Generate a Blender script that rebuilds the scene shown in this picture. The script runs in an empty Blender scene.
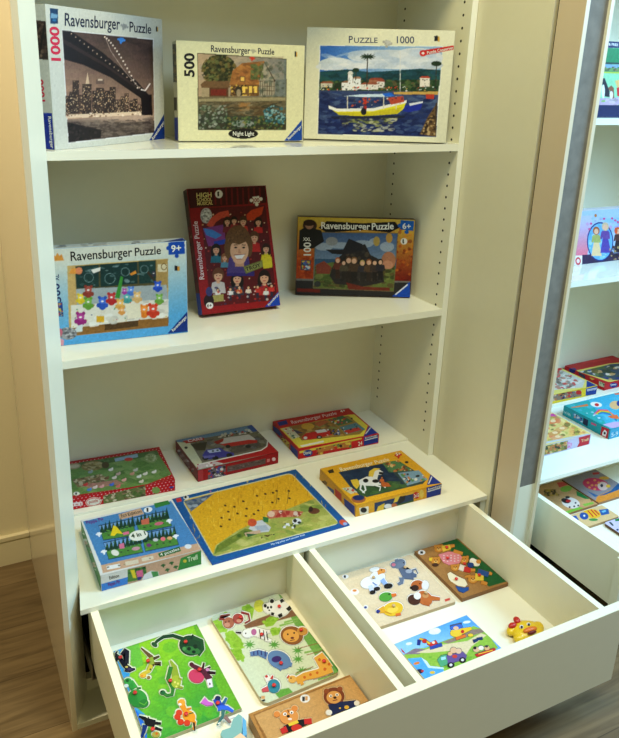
import bpy, bmesh, math, random
import numpy as np
from mathutils import Vector, Matrix

# ------------------------------------------------------------------ camera
FPX = 720.34; PPX = 309.5 - 24.594; PPY = 369.0 - 55.866
YAW, PIT, ROL = 0.4602, -0.3177, 0.0274
CAM = Vector((-0.1141, -1.6081, 1.1260))
fw = Vector((math.sin(YAW)*math.cos(PIT), math.cos(YAW)*math.cos(PIT), math.sin(PIT)))
rt0 = Vector((math.cos(YAW), -math.sin(YAW), 0)); up0 = rt0.cross(fw)
RT = math.cos(ROL)*rt0 + math.sin(ROL)*up0
UP = -math.sin(ROL)*rt0 + math.cos(ROL)*up0

scene = bpy.context.scene
COL = scene.collection
cd = bpy.data.cameras.new('camera'); cam = bpy.data.objects.new('camera', cd); COL.objects.link(cam)
cam.matrix_world = Matrix(((RT.x, UP.x, -fw.x, CAM.x), (RT.y, UP.y, -fw.y, CAM.y), (RT.z, UP.z, -fw.z, CAM.z), (0, 0, 0, 1)))
cd.sensor_fit = 'HORIZONTAL'; cd.sensor_width = 36.0
cd.lens = FPX/619*36.0
cd.shift_x = (309.5-PPX)/619; cd.shift_y = (PPY-369.0)/619
cd.clip_start = 0.02
scene.camera = cam

def ray(u, v):
    return fw + RT*((u-PPX)/FPX) - UP*((v-PPY)/FPX)
def onplane(u, v, O, N):
    d = ray(u, v)
    return CAM + d*((O-CAM).dot(N)/d.dot(N))
def onz(u, v, z):
    d = ray(u, v)
    return CAM + d*((z-CAM.z)/d.z)
def cr(c, x, y):
    return (c[0]+x/c[2], c[1]+y/c[2])

# ------------------------------------------------------------------ materials
def lin(c):
    c = c/255.0
    return c/12.92 if c <= 0.04045 else ((c+0.055)/1.055)**2.4
def rgb(t): return tuple(lin(x) for x in t[:3])
WP = {'warm': (240, 236, 214), 'cool': (236, 244, 244)}
def alb(t, wp='warm'):
    w = WP[wp]
    return tuple(min(0.9, 0.74*(lin(a)/lin(b))**1.1) for a, b in zip(t, w))

MATS = {}
def mat(name, color, rough=0.5, spec=0.5, metal=0.0, bump=None):
    m = bpy.data.materials.new(name); m.use_nodes = True
    n = m.node_tree.nodes; l = m.node_tree.links; b = n['Principled BSDF']
    b.inputs['Base Color'].default_value = (*color, 1); b.inputs['Roughness'].default_value = rough
    b.inputs['Specular IOR Level'].default_value = spec; b.inputs['Metallic'].default_value = metal
    tc = n.new('ShaderNodeTexCoord'); nz = n.new('ShaderNodeTexNoise')
    nz.inputs['Scale'].default_value = bump[0] if bump else 40.0
    nz.inputs['Detail'].default_value = 4.0
    l.new(tc.outputs['Object'], nz.inputs['Vector'])
    mx = n.new('ShaderNodeMix'); mx.data_type = 'RGBA'
    k = bump[2] if bump else 0.02
    mx.inputs[6].default_value = (*[min(1, c*(1-k)) for c in color], 1)
    mx.inputs[7].default_value = (*[min(1, c*(1+k)) for c in color], 1)
    l.new(nz.outputs['Fac'], mx.inputs[0]); l.new(mx.outputs[2], b.inputs['Base Color'])
    if bump:
        bp = n.new('ShaderNodeBump'); bp.inputs['Strength'].default_value = bump[1]; bp.inputs['Distance'].default_value = 0.002
        l.new(nz.outputs['Fac'], bp.inputs['Height']); l.new(bp.outputs['Normal'], b.inputs['Normal'])
    MATS[name] = m
    return m
def colmat(name, rough, spec=0.4):
    m = bpy.data.materials.new(name); m.use_nodes = True
    n = m.node_tree.nodes; l = m.node_tree.links; b = n['Principled BSDF']
    a = n.new('ShaderNodeAttribute'); a.attribute_name = 'Col'
    l.new(a.outputs['Color'], b.inputs['Base Color'])
    b.inputs['Roughness'].default_value = rough; b.inputs['Specular IOR Level'].default_value = spec
    MATS[name] = m
    return m
M_white = mat('white_melamine', (0.80, 0.78, 0.62), 0.30, 0.45)
M_shelf = mat('glossy_white_shelf', (0.84, 0.825, 0.70), 0.07, 0.6)
M_side = mat('beige_lacquer', (0.66, 0.57, 0.43), 0.14, 0.5)
M_edge = mat('beige_edging', (0.74, 0.64, 0.45), 0.35, 0.4)
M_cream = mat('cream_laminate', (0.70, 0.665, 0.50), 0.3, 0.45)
M_band = mat('white_edge_band', (0.87, 0.86, 0.74), 0.25, 0.5)
M_front = mat('drawer_front_laminate', (0.74, 0.67, 0.48), 0.28, 0.45)
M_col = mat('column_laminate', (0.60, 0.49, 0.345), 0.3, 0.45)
M_grey = mat('grey_felt_strip', (0.20, 0.185, 0.155), 0.75, 0.2, bump=(35.0, 0.25, 0.35))
M_wall = mat('cream_wall_paint', (0.80, 0.72, 0.50), 0.7, 0.2, bump=(220.0, 0.08, 0.03))
M_base = mat('cream_skirting_paint', (0.78, 0.70, 0.48), 0.35, 0.4)
M_hole = mat('dark_bore', (0.03, 0.028, 0.022), 0.8, 0.1)
M_steel = mat('dull_steel', (0.42, 0.40, 0.36), 0.4, 0.5, 0.8)
M_shade = mat('painted_cavity_shade', (0.03, 0.026, 0.022), 0.7, 0.1)  # near-black colour stands for the shade in cavities and gaps
M_red = mat('red_peg', (0.62, 0.02, 0.02), 0.3, 0.5)
M_woodpeg = mat('natural_wood_peg', (0.55, 0.38, 0.20), 0.45, 0.4)
M_print = colmat('printed_card', 0.45, 0.22)
M_matt = colmat('printed_wood', 0.45, 0.22)

def wood_floor():
    m = bpy.data.materials.new('oak_floor_boards'); m.use_nodes = True
    n = m.node_tree.nodes; l = m.node_tree.links; b = n['Principled BSDF']
    tc = n.new('ShaderNodeTexCoord')
    mp = n.new('ShaderNodeMapping'); mp.inputs['Location'].default_value = (0.35, 0.045, 0)
    l.new(tc.outputs['Object'], mp.inputs['Vector'])
    br = n.new('ShaderNodeTexBrick'); br.inputs['Scale'].default_value = 1.0
    br.inputs['Brick Width'].default_value = 1.3; br.inputs['Row Height'].default_value = 0.185
    br.inputs['Mortar Size'].default_value = 0.0012; br.inputs['Bias'].default_value = -0.1
    br.inputs['Color1'].default_value = (0.155, 0.106, 0.053, 1); br.inputs['Color2'].default_value = (0.20, 0.138, 0.07, 1)
    br.inputs['Mortar'].default_value = (0.08, 0.052, 0.025, 1)
    l.new(mp.outputs['Vector'], br.inputs['Vector'])
    st = n.new('ShaderNodeMapping'); st.inputs['Scale'].default_value = (2.2, 26.0, 1)
    l.new(tc.outputs['Object'], st.inputs['Vector'])
    nz = n.new('ShaderNodeTexNoise'); nz.inputs['Scale'].default_value = 2.0; nz.inputs['Detail'].default_value = 8; nz.inputs['Distortion'].default_value = 0.8
    l.new(st.outputs['Vector'], nz.inputs['Vector'])
    rp = n.new('ShaderNodeValToRGB'); rp.color_ramp.elements[0].position = 0.33; rp.color_ramp.elements[1].position = 0.66
    rp.color_ramp.elements[0].color = (0.62, 0.58, 0.52, 1); rp.color_ramp.elements[1].color = (1.12, 1.1, 1.06, 1)
    l.new(nz.outputs['Fac'], rp.inputs['Fac'])
    mx = n.new('ShaderNodeMix'); mx.data_type = 'RGBA'; mx.blend_type = 'MULTIPLY'; mx.inputs[0].default_value = 1
    l.new(br.outputs['Color'], mx.inputs[6]); l.new(rp.outputs['Color'], mx.inputs[7])
    l.new(mx.outputs[2], b.inputs['Base Color'])
    b.inputs['Roughness'].default_value = 0.42; b.inputs['Specular IOR Level'].default_value = 0.35
    bp = n.new('ShaderNodeBump'); bp.inputs['Strength'].default_value = 0.15; bp.inputs['Distance'].default_value = 0.002
    l.new(nz.outputs['Fac'], bp.inputs['Height']); l.new(bp.outputs['Normal'], b.inputs['Normal'])
    return m
M_floor = wood_floor()

# ------------------------------------------------------------------ objects
def thing(name, label, cat, loc, group=None):
    o = bpy.data.objects.new(name, None); COL.objects.link(o)
    o.location = loc; o.empty_display_size = 0.05
    o['label'] = label; o['category'] = cat
    if group: o['group'] = group
    return o
def tag(o, label, cat, group=None):
    o['label'] = label; o['category'] = cat
    if group: o['group'] = group
    return o
def origin(o):
    """world position of an object whose ancestors are only translated"""
    p = Vector((0, 0, 0))
    while o: p += o.location; o = o.parent
    return p
def obj(name, bm, mats, parent=None, loc=None, bevel=0.0, seg=2, smooth=False, label=None):
    """link a bmesh given in world coordinates as ONE mesh object"""
    base = Vector(loc) if loc is not None else Vector((0, 0, 0))
    off = (origin(parent) if parent else Vector((0, 0, 0))) + base
    if bevel > 0:
        es = [e for e in bm.edges if len(e.link_faces) == 2 and e.calc_face_angle(0) > 0.5]
        bmesh.ops.bevel(bm, geom=es, offset=bevel, segments=seg, profile=0.6, affect='EDGES')
    me = bpy.data.meshes.new(name)
    for v in bm.verts: v.co -= off
    bm.normal_update(); bm.to_mesh(me); bm.free()
    if not isinstance(mats, (list, tuple)): mats = [mats]
    for m in mats: me.materials.append(m)
    if smooth:
        for p in me.polygons: p.use_smooth = True
    o = bpy.data.objects.new(name, me); COL.objects.link(o)
    o.location = base
    if parent: o.parent = parent
    if label: o['label'] = label
    return o
def struct(name, bm, m, **k):
    o = obj(name, bm, m, **k); o['kind'] = 'structure'; return o
def add_box(bm, x0, x1, y0, y1, z0, z1, mi=0):
    vs = [bm.verts.new((x, y, z)) for x in (x0, x1) for y in (y0, y1) for z in (z0, z1)]
    for f in ((0, 1, 3, 2), (4, 6, 7, 5), (0, 4, 5, 1), (2, 3, 7, 6), (0, 2, 6, 4), (1, 5, 7, 3)):
        fc = bm.faces.new([vs[i] for i in f]); fc.material_index = mi
    return vs
def bx(x0, x1, y0, y1, z0, z1):
    bm = bmesh.new(); add_box(bm, x0, x1, y0, y1, z0, z1); return bm
def add_prism(bm, pts, z0, z1, mi=0):
    if sum(a[0]*b[1]-b[0]*a[1] for a, b in zip(pts, pts[1:]+pts[:1])) < 0: pts = pts[::-1]
    lo = [bm.verts.new((p[0], p[1], z0)) for p in pts]; hi = [bm.verts.new((p[0], p[1], z1)) for p in pts]
    fs = [bm.faces.new(lo[::-1]), bm.faces.new(hi)]
    for i in range(len(pts)):
        j = (i+1) % len(pts); fs.append(bm.faces.new((lo[i], lo[j], hi[j], hi[i])))
    for f in fs: f.material_index = mi
    return fs
def prism(pts, z0, z1):
    bm = bmesh.new(); add_prism(bm, pts, z0, z1); return bm
def add_lathe(bm, c, prof, n=14, axis='z'):
    rings = []
    for r, h in prof:
        if axis == 'z': ring = [bm.verts.new((c[0]+r*math.cos(a), c[1]+r*math.sin(a), c[2]+h)) for a in [2*math.pi*k/n for k in range(n)]]
        else: ring = [bm.verts.new((c[0]+h, c[1]+r*math.cos(a), c[2]+r*math.sin(a))) for a in [2*math.pi*k/n for k in range(n)]]
        rings.append(ring)
    fs = []
    for A, B in zip(rings, rings[1:]):
        for k in range(n):
            fs.append(bm.faces.new((A[k], A[(k+1) % n], B[(k+1) % n], B[k])))
    fs.append(bm.faces.new(rings[0][::-1])); fs.append(bm.faces.new(rings[-1]))
    return fs

# ------------------------------------------------------------------ 2-D shapes in the pixels of a crop
def ell(cx, cy, rx, ry, rot=0.0, n=22):
    r = math.radians(rot); c, s = math.cos(r), math.sin(r)
    return [(cx+rx*math.cos(a)*c-ry*math.sin(a)*s, cy+rx*math.cos(a)*s+ry*math.sin(a)*c) for a in [2*math.pi*k/n for k in range(n)]]
def rect(x0, y0, x1, y1): return [(x0, y0), (x1, y0), (x1, y1), (x0, y1)]
def stroke(pts, w0, w1=None):
    """a tapered ribbon along a polyline"""
    if w1 is None: w1 = w0
    L, Rr = [], []; n = len(pts)
    for i, p in enumerate(pts):
        a = pts[max(0, i-1)]; b = pts[min(n-1, i+1)]
        dx, dy = b[0]-a[0], b[1]-a[1]; d = math.hypot(dx, dy) or 1
        w = (w0+(w1-w0)*i/max(1, n-1))/2
        L.append((p[0]-dy/d*w, p[1]+dx/d*w)); Rr.append((p[0]+dy/d*w, p[1]-dx/d*w))
    return L+Rr[::-1]
def grow(pts, k):
    cx = sum(p[0] for p in pts)/len(pts); cy = sum(p[1] for p in pts)/len(pts)
    A = sum(a[0]*b[1]-b[0]*a[1] for a, b in zip(pts, pts[1:]+pts[:1]))
    sg = 1 if A > 0 else -1; n = len(pts); out = []
    for i in range(n):
        a, b = pts[i-1], pts[(i+1) % n]
        dx, dy = b[0]-a[0], b[1]-a[1]; d = math.hypot(dx, dy) or 1
        out.append((pts[i][0]+sg*dy/d*k, pts[i][1]-sg*dx/d*k))
    return out

class Face:
    """a flat face of a real object: origin, width and height vectors"""
    def __init__(s, O, U, V):
        s.O, s.W, s.H = O, U.length, V.length
        s.u, s.v = U.normalized(), V.normalized(); s.N = s.u.cross(s.v).normalized()
    def px(s, c, x, y):
        p = onplane(*cr(c, x, y), s.O, s.N) - s.O
        return (p.dot(s.u), p.dot(s.v))
    def pt(s, a, b, h=0.0): return s.O + s.u*a + s.v*b + s.N*h

class Art:
    """printed picture: shapes rasterised onto a fine grid of coloured vertices"""
    def __init__(s, face, crop, bg, cell=0.0016, wp='warm', seed=1):
        s.f, s.c, s.cell, s.wp = face, crop, cell, wp
        s.nx, s.ny = max(2, int(face.W/cell)), max(2, int(face.H/cell))
        s.k = 2
        s.img = np.empty((s.ny*s.k, s.nx*s.k, 3)); s.img[:] = bg
        s.rng = np.random.RandomState(seed); s.R = random.Random(seed)
        s.sx, s.sy = s.nx*s.k/face.W, s.ny*s.k/face.H
    def to(s, pts): return [s.f.px(s.c, *p) for p in pts]
    def mask(s, ab):
        P = np.array(ab); P[:, 0] *= s.sx; P[:, 1] *= s.sy
        x0 = max(0, int(P[:, 0].min())-1); x1 = min(s.nx*s.k, int(P[:, 0].max())+2)
        y0 = max(0, int(P[:, 1].min())-1); y1 = min(s.ny*s.k, int(P[:, 1].max())+2)
        if x1 <= x0 or y1 <= y0: return None
        X, Y = np.meshgrid(np.arange(x0, x1)+.5, np.arange(y0, y1)+.5)
        M = np.zeros(X.shape, bool); n = len(P)
        for i in range(n):
            xa, ya = P[i]; xb, yb = P[(i+1) % n]
            if ya == yb: continue
            cnd = ((ya > Y) != (yb > Y)) & (X < (xb-xa)*(Y-ya)/(yb-ya)+xa)
            M ^= cnd
        return x0, x1, y0, y1, M, X, Y
    def fill(s, ab, col, a=1.0, reg=None):
        r = s.mask(ab)
        if r is None: return s
        x0, x1, y0, y1, M, X, Y = r
        if reg is not None: M = M & reg[y0:y1, x0:x1]
        sub = s.img[y0:y1, x0:x1]; sub[M] = sub[M]*(1-a)+np.array(col[:3], float)*a
        return s
    def P(s, pts, col, a=1.0): return s.fill(s.to(pts), col, a)
    def UV(s, pts, col, a=1.0): return s.fill([(u*s.f.W, v*s.f.H) for u, v in pts], col, a)
    def E(s, cx, cy, rx, ry, col, rot=0, a=1.0): return s.P(ell(cx, cy, rx, ry, rot), col, a)
    def L(s, pts, w, col, a=1.0): return s.P(stroke(pts, w), col, a)
    def G(s, pts, c0, c1, p0, p1):
        """gradient of the printed picture from p0 to p1"""
        r = s.mask(s.to(pts))
        if r is None: return s
        x0, x1, y0, y1, M, X, Y = r
        a = np.array(s.f.px(s.c, *p0))*(s.sx, s.sy); b = np.array(s.f.px(s.c, *p1))*(s.sx, s.sy); d = b-a
        t = np.clip(((X-a[0])*d[0]+(Y-a[1])*d[1])/(d@d), 0, 1)[..., None]
        g = np.array(c0, float)*(1-t)+np.array(c1, float)*t
        s.img[y0:y1, x0:x1][M] = g[M]
        return s
    def S(s, pts, n, size, cols, a=0.9, asp=1.0):
        """n small blots of the given colours inside a polygon"""
        xs = [p[0] for p in pts]; ys = [p[1] for p in pts]
        reg = np.zeros(s.img.shape[:2], bool); r = s.mask(s.to(pts))
        if r is None: return s
        reg[r[2]:r[3], r[0]:r[1]] = r[4]
        k = 0
        while k < n:
            x = s.R.uniform(min(xs), max(xs)); y = s.R.uniform(min(ys), max(ys)); k += 1
            ins = False
            for (xa, ya), (xb, yb) in zip(pts, pts[1:]+pts[:1]):
                if (ya > y) != (yb > y) and x < (xb-xa)*(y-ya)/(yb-ya)+xa: ins = not ins
            if not ins: continue
            q = s.R.uniform(.5, 1.2)*size
            s.fill(s.to(ell(x, y, q*asp, q*s.R.uniform(.6, 1.1), s.R.uniform(-20, 20), 8)), s.R.choice(cols), a, reg)
        return s
    def person(s, x, y, h, shirt, trousers, hair=(70, 45, 25), skin=(225, 180, 140)):
        """small printed figure, feet at (x, y), h high"""
        s.P(stroke([(x-h*.06, y), (x-h*.04, y-h*.45)], h*.09, h*.12), trousers); s.P(stroke([(x+h*.06, y), (x+h*.04, y-h*.45)], h*.09, h*.12), trousers)
        s.P([(x-h*.13, y-h*.42), (x+h*.13, y-h*.42), (x+h*.16, y-h*.72), (x-h*.16, y-h*.72)], shirt)
        s.P(stroke([(x-h*.15, y-h*.7), (x-h*.2, y-h*.45)], h*.07), shirt); s.P(stroke([(x+h*.15, y-h*.7), (x+h*.2, y-h*.45)], h*.07), shirt)
        s.E(x, y-h*.86, h*.12, h*.14, hair); s.E(x, y-h*.83, h*.09, h*.1, skin)
        return s
    def build(s, name, parent, m=None, lift=0.0003, inset=0.0008, label=None, clip=None):
        f = s.f; k = s.k
        nx, ny = s.nx+1, s.ny+1
        pad = np.pad(s.img, ((k//2, k//2), (k//2, k//2), (0, 0)), mode='edge')
        c = pad.reshape(ny, k, nx, k, 3).mean(axis=(1, 3))
        lum = c.mean(axis=2, keepdims=True)/255.0; sat = (c.max(axis=2, keepdims=True)-c.min(axis=2, keepdims=True))/255.0
        amt = np.clip((1.05-lum)*.07, .012, .06)          # print grain: stronger in the pictures than on plain white card
        n1 = s.rng.normal(0, 1, (ny, nx, 1)); n2 = np.repeat(np.repeat(s.rng.normal(0, 1, (ny//3+1, nx//3+1, 1)), 3, 0), 3, 1)[:ny, :nx]
        c = c*(1+amt*(.55*n1+.6*n2))
        w = np.array(WP[s.wp], float)
        def L(a):
            a = np.clip(a/255.0, 0, 1); return np.where(a <= .04045, a/12.92, ((a+.055)/1.055)**2.4)
        colr = np.clip(.74*(L(c)/L(w))**1.1, 0, .9)
        A = np.linspace(inset, f.W-inset, nx); B = np.linspace(inset, f.H-inset, ny)
        AA, BB = np.meshgrid(A, B)
        off = origin(parent) if parent else Vector((0, 0, 0))
        O = np.array(f.O-off+f.N*lift)
        co = O+AA[..., None]*np.array(f.u)+BB[..., None]*np.array(f.v)
        idx = np.arange(nx*ny).reshape(ny, nx)
        q = np.stack([idx[:-1, :-1], idx[:-1, 1:], idx[1:, 1:], idx[1:, :-1]], -1).reshape(-1, 4)
        if clip is not None:
            keep = clip((AA[:-1, :-1]+AA[1:, 1:])/2, (BB[:-1, :-1]+BB[1:, 1:])/2).reshape(-1)
            q = q[keep]
        me = bpy.data.meshes.new(name)
        me.vertices.add(nx*ny); me.vertices.foreach_set('co', co.reshape(-1).astype(np.float32))
        me.loops.add(len(q)*4); me.polygons.add(len(q))
        me.loops.foreach_set('vertex_index', q.reshape(-1).astype(np.int32))
        me.polygons.foreach_set('loop_start', np.arange(0, len(q)*4, 4, dtype=np.int32))
        me.polygons.foreach_set('loop_total', np.full(len(q), 4, dtype=np.int32))
        me.update(calc_edges=True)
        at = me.color_attributes.new('Col', 'FLOAT_COLOR', 'POINT')
        at.data.foreach_set('color', np.concatenate([colr.reshape(-1, 3), np.ones((nx*ny, 1))], 1).reshape(-1).astype(np.float32))
        me.materials.append(m or M_print)
        o = bpy.data.objects.new(name, me); COL.objects.link(o)
        if parent: o.parent = parent
        if label: o['label'] = label
        return o

# ------------------------------------------------------------------ lettering
TXT = {}
def text_geo(s, bold):
    key = (s, bold)
    if key not in TXT:
        cu = bpy.data.curves.new('lettering', 'FONT'); cu.body = s; cu.size = 1.0; cu.offset = bold; cu.resolution_u = 3
        o = bpy.data.objects.new('lettering', cu); COL.objects.link(o)
        bpy.context.view_layer.update()
        me = bpy.data.meshes.new_from_object(o.evaluated_get(bpy.context.evaluated_depsgraph_get()))
        vs = [(v.co.x, v.co.y) for v in me.vertices]; fs = [tuple(p.vertices) for p in me.polygons]
        bpy.data.objects.remove(o); bpy.data.curves.remove(cu); bpy.data.meshes.remove(me)
        x0 = min(v[0] for v in vs); x1 = max(v[0] for v in vs)
        TXT[key] = ([((x-x0)/(x1-x0), y/0.70) for x, y in vs], fs)
    return TXT[key]
CM = {}
def ink(col, wp='warm'):
    key = (tuple(col), wp)
    if key not in CM: CM[key] = mat('ink_%d' % len(CM), alb(col, wp), 0.4, 0.3)
    return CM[key]
def letter(face, crop, parent, name, lines, lift=0.0006, label=None, wp='warm'):
    """lines: (string, baseline start, baseline end, cap top above start, colour[, bold]) in crop pixels"""
    for ln in lines:
        bm = bmesh.new(); mats = []
        s, p0, p1, pt, col = ln[:5]; bold = ln[5] if len(ln) > 5 else 0.012
        a = face.px(crop, *p0); b = face.px(crop, *p1); t = face.px(crop, *pt)
        vs, fs = text_geo(s, bold)
        m = ink(col, wp)
        if m not in mats: mats.append(m)
        mi = mats.index(m)
        nv = [bm.verts.new(face.pt(a[0]+x*(b[0]-a[0])+y*(t[0]-a[0]), a[1]+x*(b[1]-a[1])+y*(t[1]-a[1]), lift)) for x, y in vs]
        for f in fs:
            try: bm.faces.new([nv[i] for i in f]).material_index = mi
            except ValueError: pass
        for f in bm.faces:
            f.normal_update()
            if f.normal.dot(face.N) < 0: f.normal_flip()
        obj(name, bm, mats, parent, label=label)

# ------------------------------------------------------------------ cardboard boxes
def box_corners(x, y, yaw, tilt, w, h, d, z):
    yaw, tilt = math.radians(yaw), math.radians(tilt)
    out = {}
    for a in 'LR':
        for b in 'FB':
            for c in 'BT':
                X, Y, Z = (w if a == 'R' else 0), (d if b == 'B' else 0)-d, (h if c == 'T' else 0)
                Y, Z = math.cos(tilt)*Y+math.sin(tilt)*Z, -math.sin(tilt)*Y+math.cos(tilt)*Z
                Y += d
                out[a+b+c] = Vector((x+math.cos(yaw)*X-math.sin(yaw)*Y, y+math.sin(yaw)*X+math.cos(yaw)*Y, z+Z))
    return out
class Carton:
    def __init__(s, name, label, cat, group, dims, body, wp='warm', bevel=0.0009, lid=None):
        c = box_corners(*dims); s.c = c
        base = (c['LFB']+c['RFB']+c['LBB']+c['RBB'])/4
        s.t = thing(name, label, cat, base, group)
        bm = bmesh.new()
        ks = ['LFB', 'RFB', 'RBB', 'LBB', 'LFT', 'RFT', 'RBT', 'LBT']
        v = [bm.verts.new(c[k]) for k in ks]
        for f in ((3, 2, 1, 0), (4, 5, 6, 7), (0, 1, 5, 4), (1, 2, 6, 5), (2, 3, 7, 6), (3, 0, 4, 7)):
            bm.faces.new([v[i] for i in f])
        s.body = obj('carton', bm, mat('card_'+name, alb(body, wp), 0.45, 0.3), s.t, bevel=bevel)
        g = lambda o, a, b: Face(c[o], c[a]-c[o], c[b]-c[o])
        s.F = g('LFB', 'RFB', 'LFT'); s.T = g('LFT', 'RFT', 'LBT'); s.Lf = g('LBB', 'LFB', 'LBT')

# ------------------------------------------------------------------ flat wooden pieces
def piece(label, group, crop, zb, thick, shapes, knob=None, knobcol=None, name='puzzle_piece', cat='puzzle piece', wp='warm'):
    """shapes: (points in crop pixels, colour[, detail flag]); the first ones are cut from the board, details are print"""
    zt = zb+thick
    W = []
    for sh in shapes:
        W.append([onz(*cr(crop, *p), zt) for p in sh[0]])
    allp = [p for w in W for p in w]
    cx = sum(p.x for p in allp)/len(allp); cy = sum(p.y for p in allp)/len(allp)
    t = thing(name, label, cat, (cx, cy, zb), group)
    bm = bmesh.new(); cl = bm.loops.layers.float_color.new('Col')
    for k, (sh, w) in enumerate(zip(shapes, W)):
        det = len(sh) > 2
        col = (*alb(sh[1], wp), 1)
        z1 = zt+k*0.00004
        fs = add_prism(bm, [(p.x, p.y) for p in w], (zt-0.001) if det else zb, z1)
        for f in fs:
            for l in f.loops: l[cl] = col
    bmesh.ops.triangulate(bm, faces=[f for f in bm.faces if len(f.verts) > 4])
    obj('panel', bm, M_matt, t)
    if knob:
        p = onz(*cr(crop, *knob), zt+.004)
        kb = bmesh.new()
        add_lathe(kb, (p.x, p.y, zt), [(.0020, 0), (.0020, .002), (.0040, .003), (.0047, .0045), (.0040, .0062), (.0018, .007)], 12)
        obj('knob', kb, knobcol or M_red, t, smooth=True)
    return t
# ------------------------------------------------------------------ setting
ZF, Z1, Z2, D, T = -0.3222, 0.9624, 0.4859, 0.3422, 0.0195
YB, YP, YW, ZTOP = -0.2569, -0.2617, 0.4338, 2.0
struct('floor', bx(-3.5, 5.0, -5.0, YW+.05, ZF-.05, ZF), M_floor)
struct('wall_back', bx(-3.5, 5.0, YW, YW+.12, ZF-.05, 2.6), M_wall)
bm = bmesh.new()
add_box(bm, -3.5, 0.0355, YW-.013, YW, ZF, ZF+.080)
add_box(bm, -3.5, 0.0355, YW-.009, YW, ZF+.080, ZF+.086)
add_box(bm, -3.5, 0.0355, YW-.015, YW, ZF+.086, ZF+.098)
struct('baseboard_back', bm, M_base, bevel=.0015)

# ------------------------------------------------------------------ shelving cabinet in the middle
def holes(bm, x, ys, zs):
    for y in ys:
        for z in zs:
            for f in add_lathe(bm, (x, y, z), [(.0036, .002), (.0036, -.0004)], 10, axis='x'): f.material_index = 1
def cabinet(label, xl, xr, shelves, group=None, xs=None):
    c = thing('shelf_cabinet', label, 'cabinet', ((xl+xr)/2, .1, ZF), group)
    obj('back_panel', bx(xl-.01, xr+.01, D, D+.012, ZF, ZTOP), M_white, c)
    for z in shelves:
        obj('shelf', bx(xl, xr, 0.0, D, z-T, z), M_shelf, c, bevel=.0012)
    obj('top_panel', bx(xl, xr, 0, D, ZTOP-.02, ZTOP), M_white, c)
    return c
ca = cabinet('white open shelf cabinet with three shelf levels of puzzles and the pulled-out drawer in front', .088, 1.2, [Z1, Z2, 1.46])
obj('side_panel', bx(.036, .0478, YP, YW-.002, ZF, ZTOP), [M_side], ca, bevel=.0008, label='glossy beige outer side panel')
obj('edge_strip', bx(.0362, .0476, YP-.0012, YP, ZF, ZTOP), M_edge, ca)
obj('filler_panel', prism([(.0479, YP), (.088, -.172), (.088, D+.012), (.0479, D+.012)], ZF+.0142, ZTOP), M_white, ca, bevel=.0006)
bm = bx(1.2, 1.2186, 0.0, D, ZF+.05, ZTOP)
holes(bm, 1.2, (.032, .302), [.075+.032*k for k in range(44)])
obj('upright_panel', bm, [M_white, M_hole], ca)
# lower board in two depths, the rear half a little higher
obj('base_board', prism([(.0744, YB), (.0886, -.172), (.0884, .1075), (1.2, .1075), (1.2, -.0005), (1.2192, -.0005), (1.2192, YB)], -.013, 0), M_shelf, ca, bevel=.0015)
obj('rear_base_board', bx(.0884, 1.2, .1082, D, -.013, .006), M_shelf, ca, bevel=.001)
obj('bottom_board', bx(.0479, 1.2192, YP, -.172, ZF, ZF+.014), M_white, ca, bevel=.001)
obj('plinth_riser', bx(.0885, 1.2, -.172, -.15, ZF, ZF+.048), M_white, ca)
obj('cavity_floor', bx(.0885, 1.2, -.149, D, ZF, ZF+.046), M_shade, ca)  # shade inside the drawer cavity put into the colour
obj('drawer_divider', bx(.6185, .634, -.245, D, ZF+.05, -.0135), M_white, ca)
obj('drawer_side_wall', bx(1.2005, 1.2192, -.252, -.001, ZF+.022, -.0135), M_white, ca)
for xx in (.0905, .616, .6345, 1.186):
    bm = bmesh.new(); add_box(bm, xx, xx+.0022, -.25, .22, -.205, -.165); add_box(bm, xx, xx+.012, -.25, .22, -.207, -.204)
    obj('drawer_runner', bm, M_steel, ca)
# drawer: two boxes behind one wide front
ZT, ZD, YD0, YD1 = -.0125, -.1526, -.7171, -.2226
dr = obj('drawer', bx(.115, 1.150, YD0, YD1+.012, ZD-.012, ZD-.0085), M_white, ca, label='wide pulled-out drawer, two compartments behind one front')
obj('drawer_front', bx(.050, 1.2135, YD0-.0215, YD0, -.2218, ZT), M_front, dr, bevel=.0009)
obj('front_edging', bx(.0505, 1.213, YD0-.0213, YD0-.0003, ZT-.0002, ZT+.0009), M_white, dr)
for a, b in ((.0959, .1128), (.5976, .6137), (.6425, .6586), (1.1514, 1.1675)):
    obj('side_board', bx(a, b, YD0+.0003, YD1, ZD-.02, ZT-.0003), M_white, dr, bevel=.0008)
for a, b in ((.1128, .5976), (.6586, 1.1514)):
    obj('back_board', bx(a+.0002, b-.0002, YD1, YD1+.014, ZD-.02, ZT-.0003), M_white, dr, bevel=.0008)
    obj('bottom_panel', bx(a, b, YD0+.0003, YD1, ZD-.008, ZD), M_shelf, dr)
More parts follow.
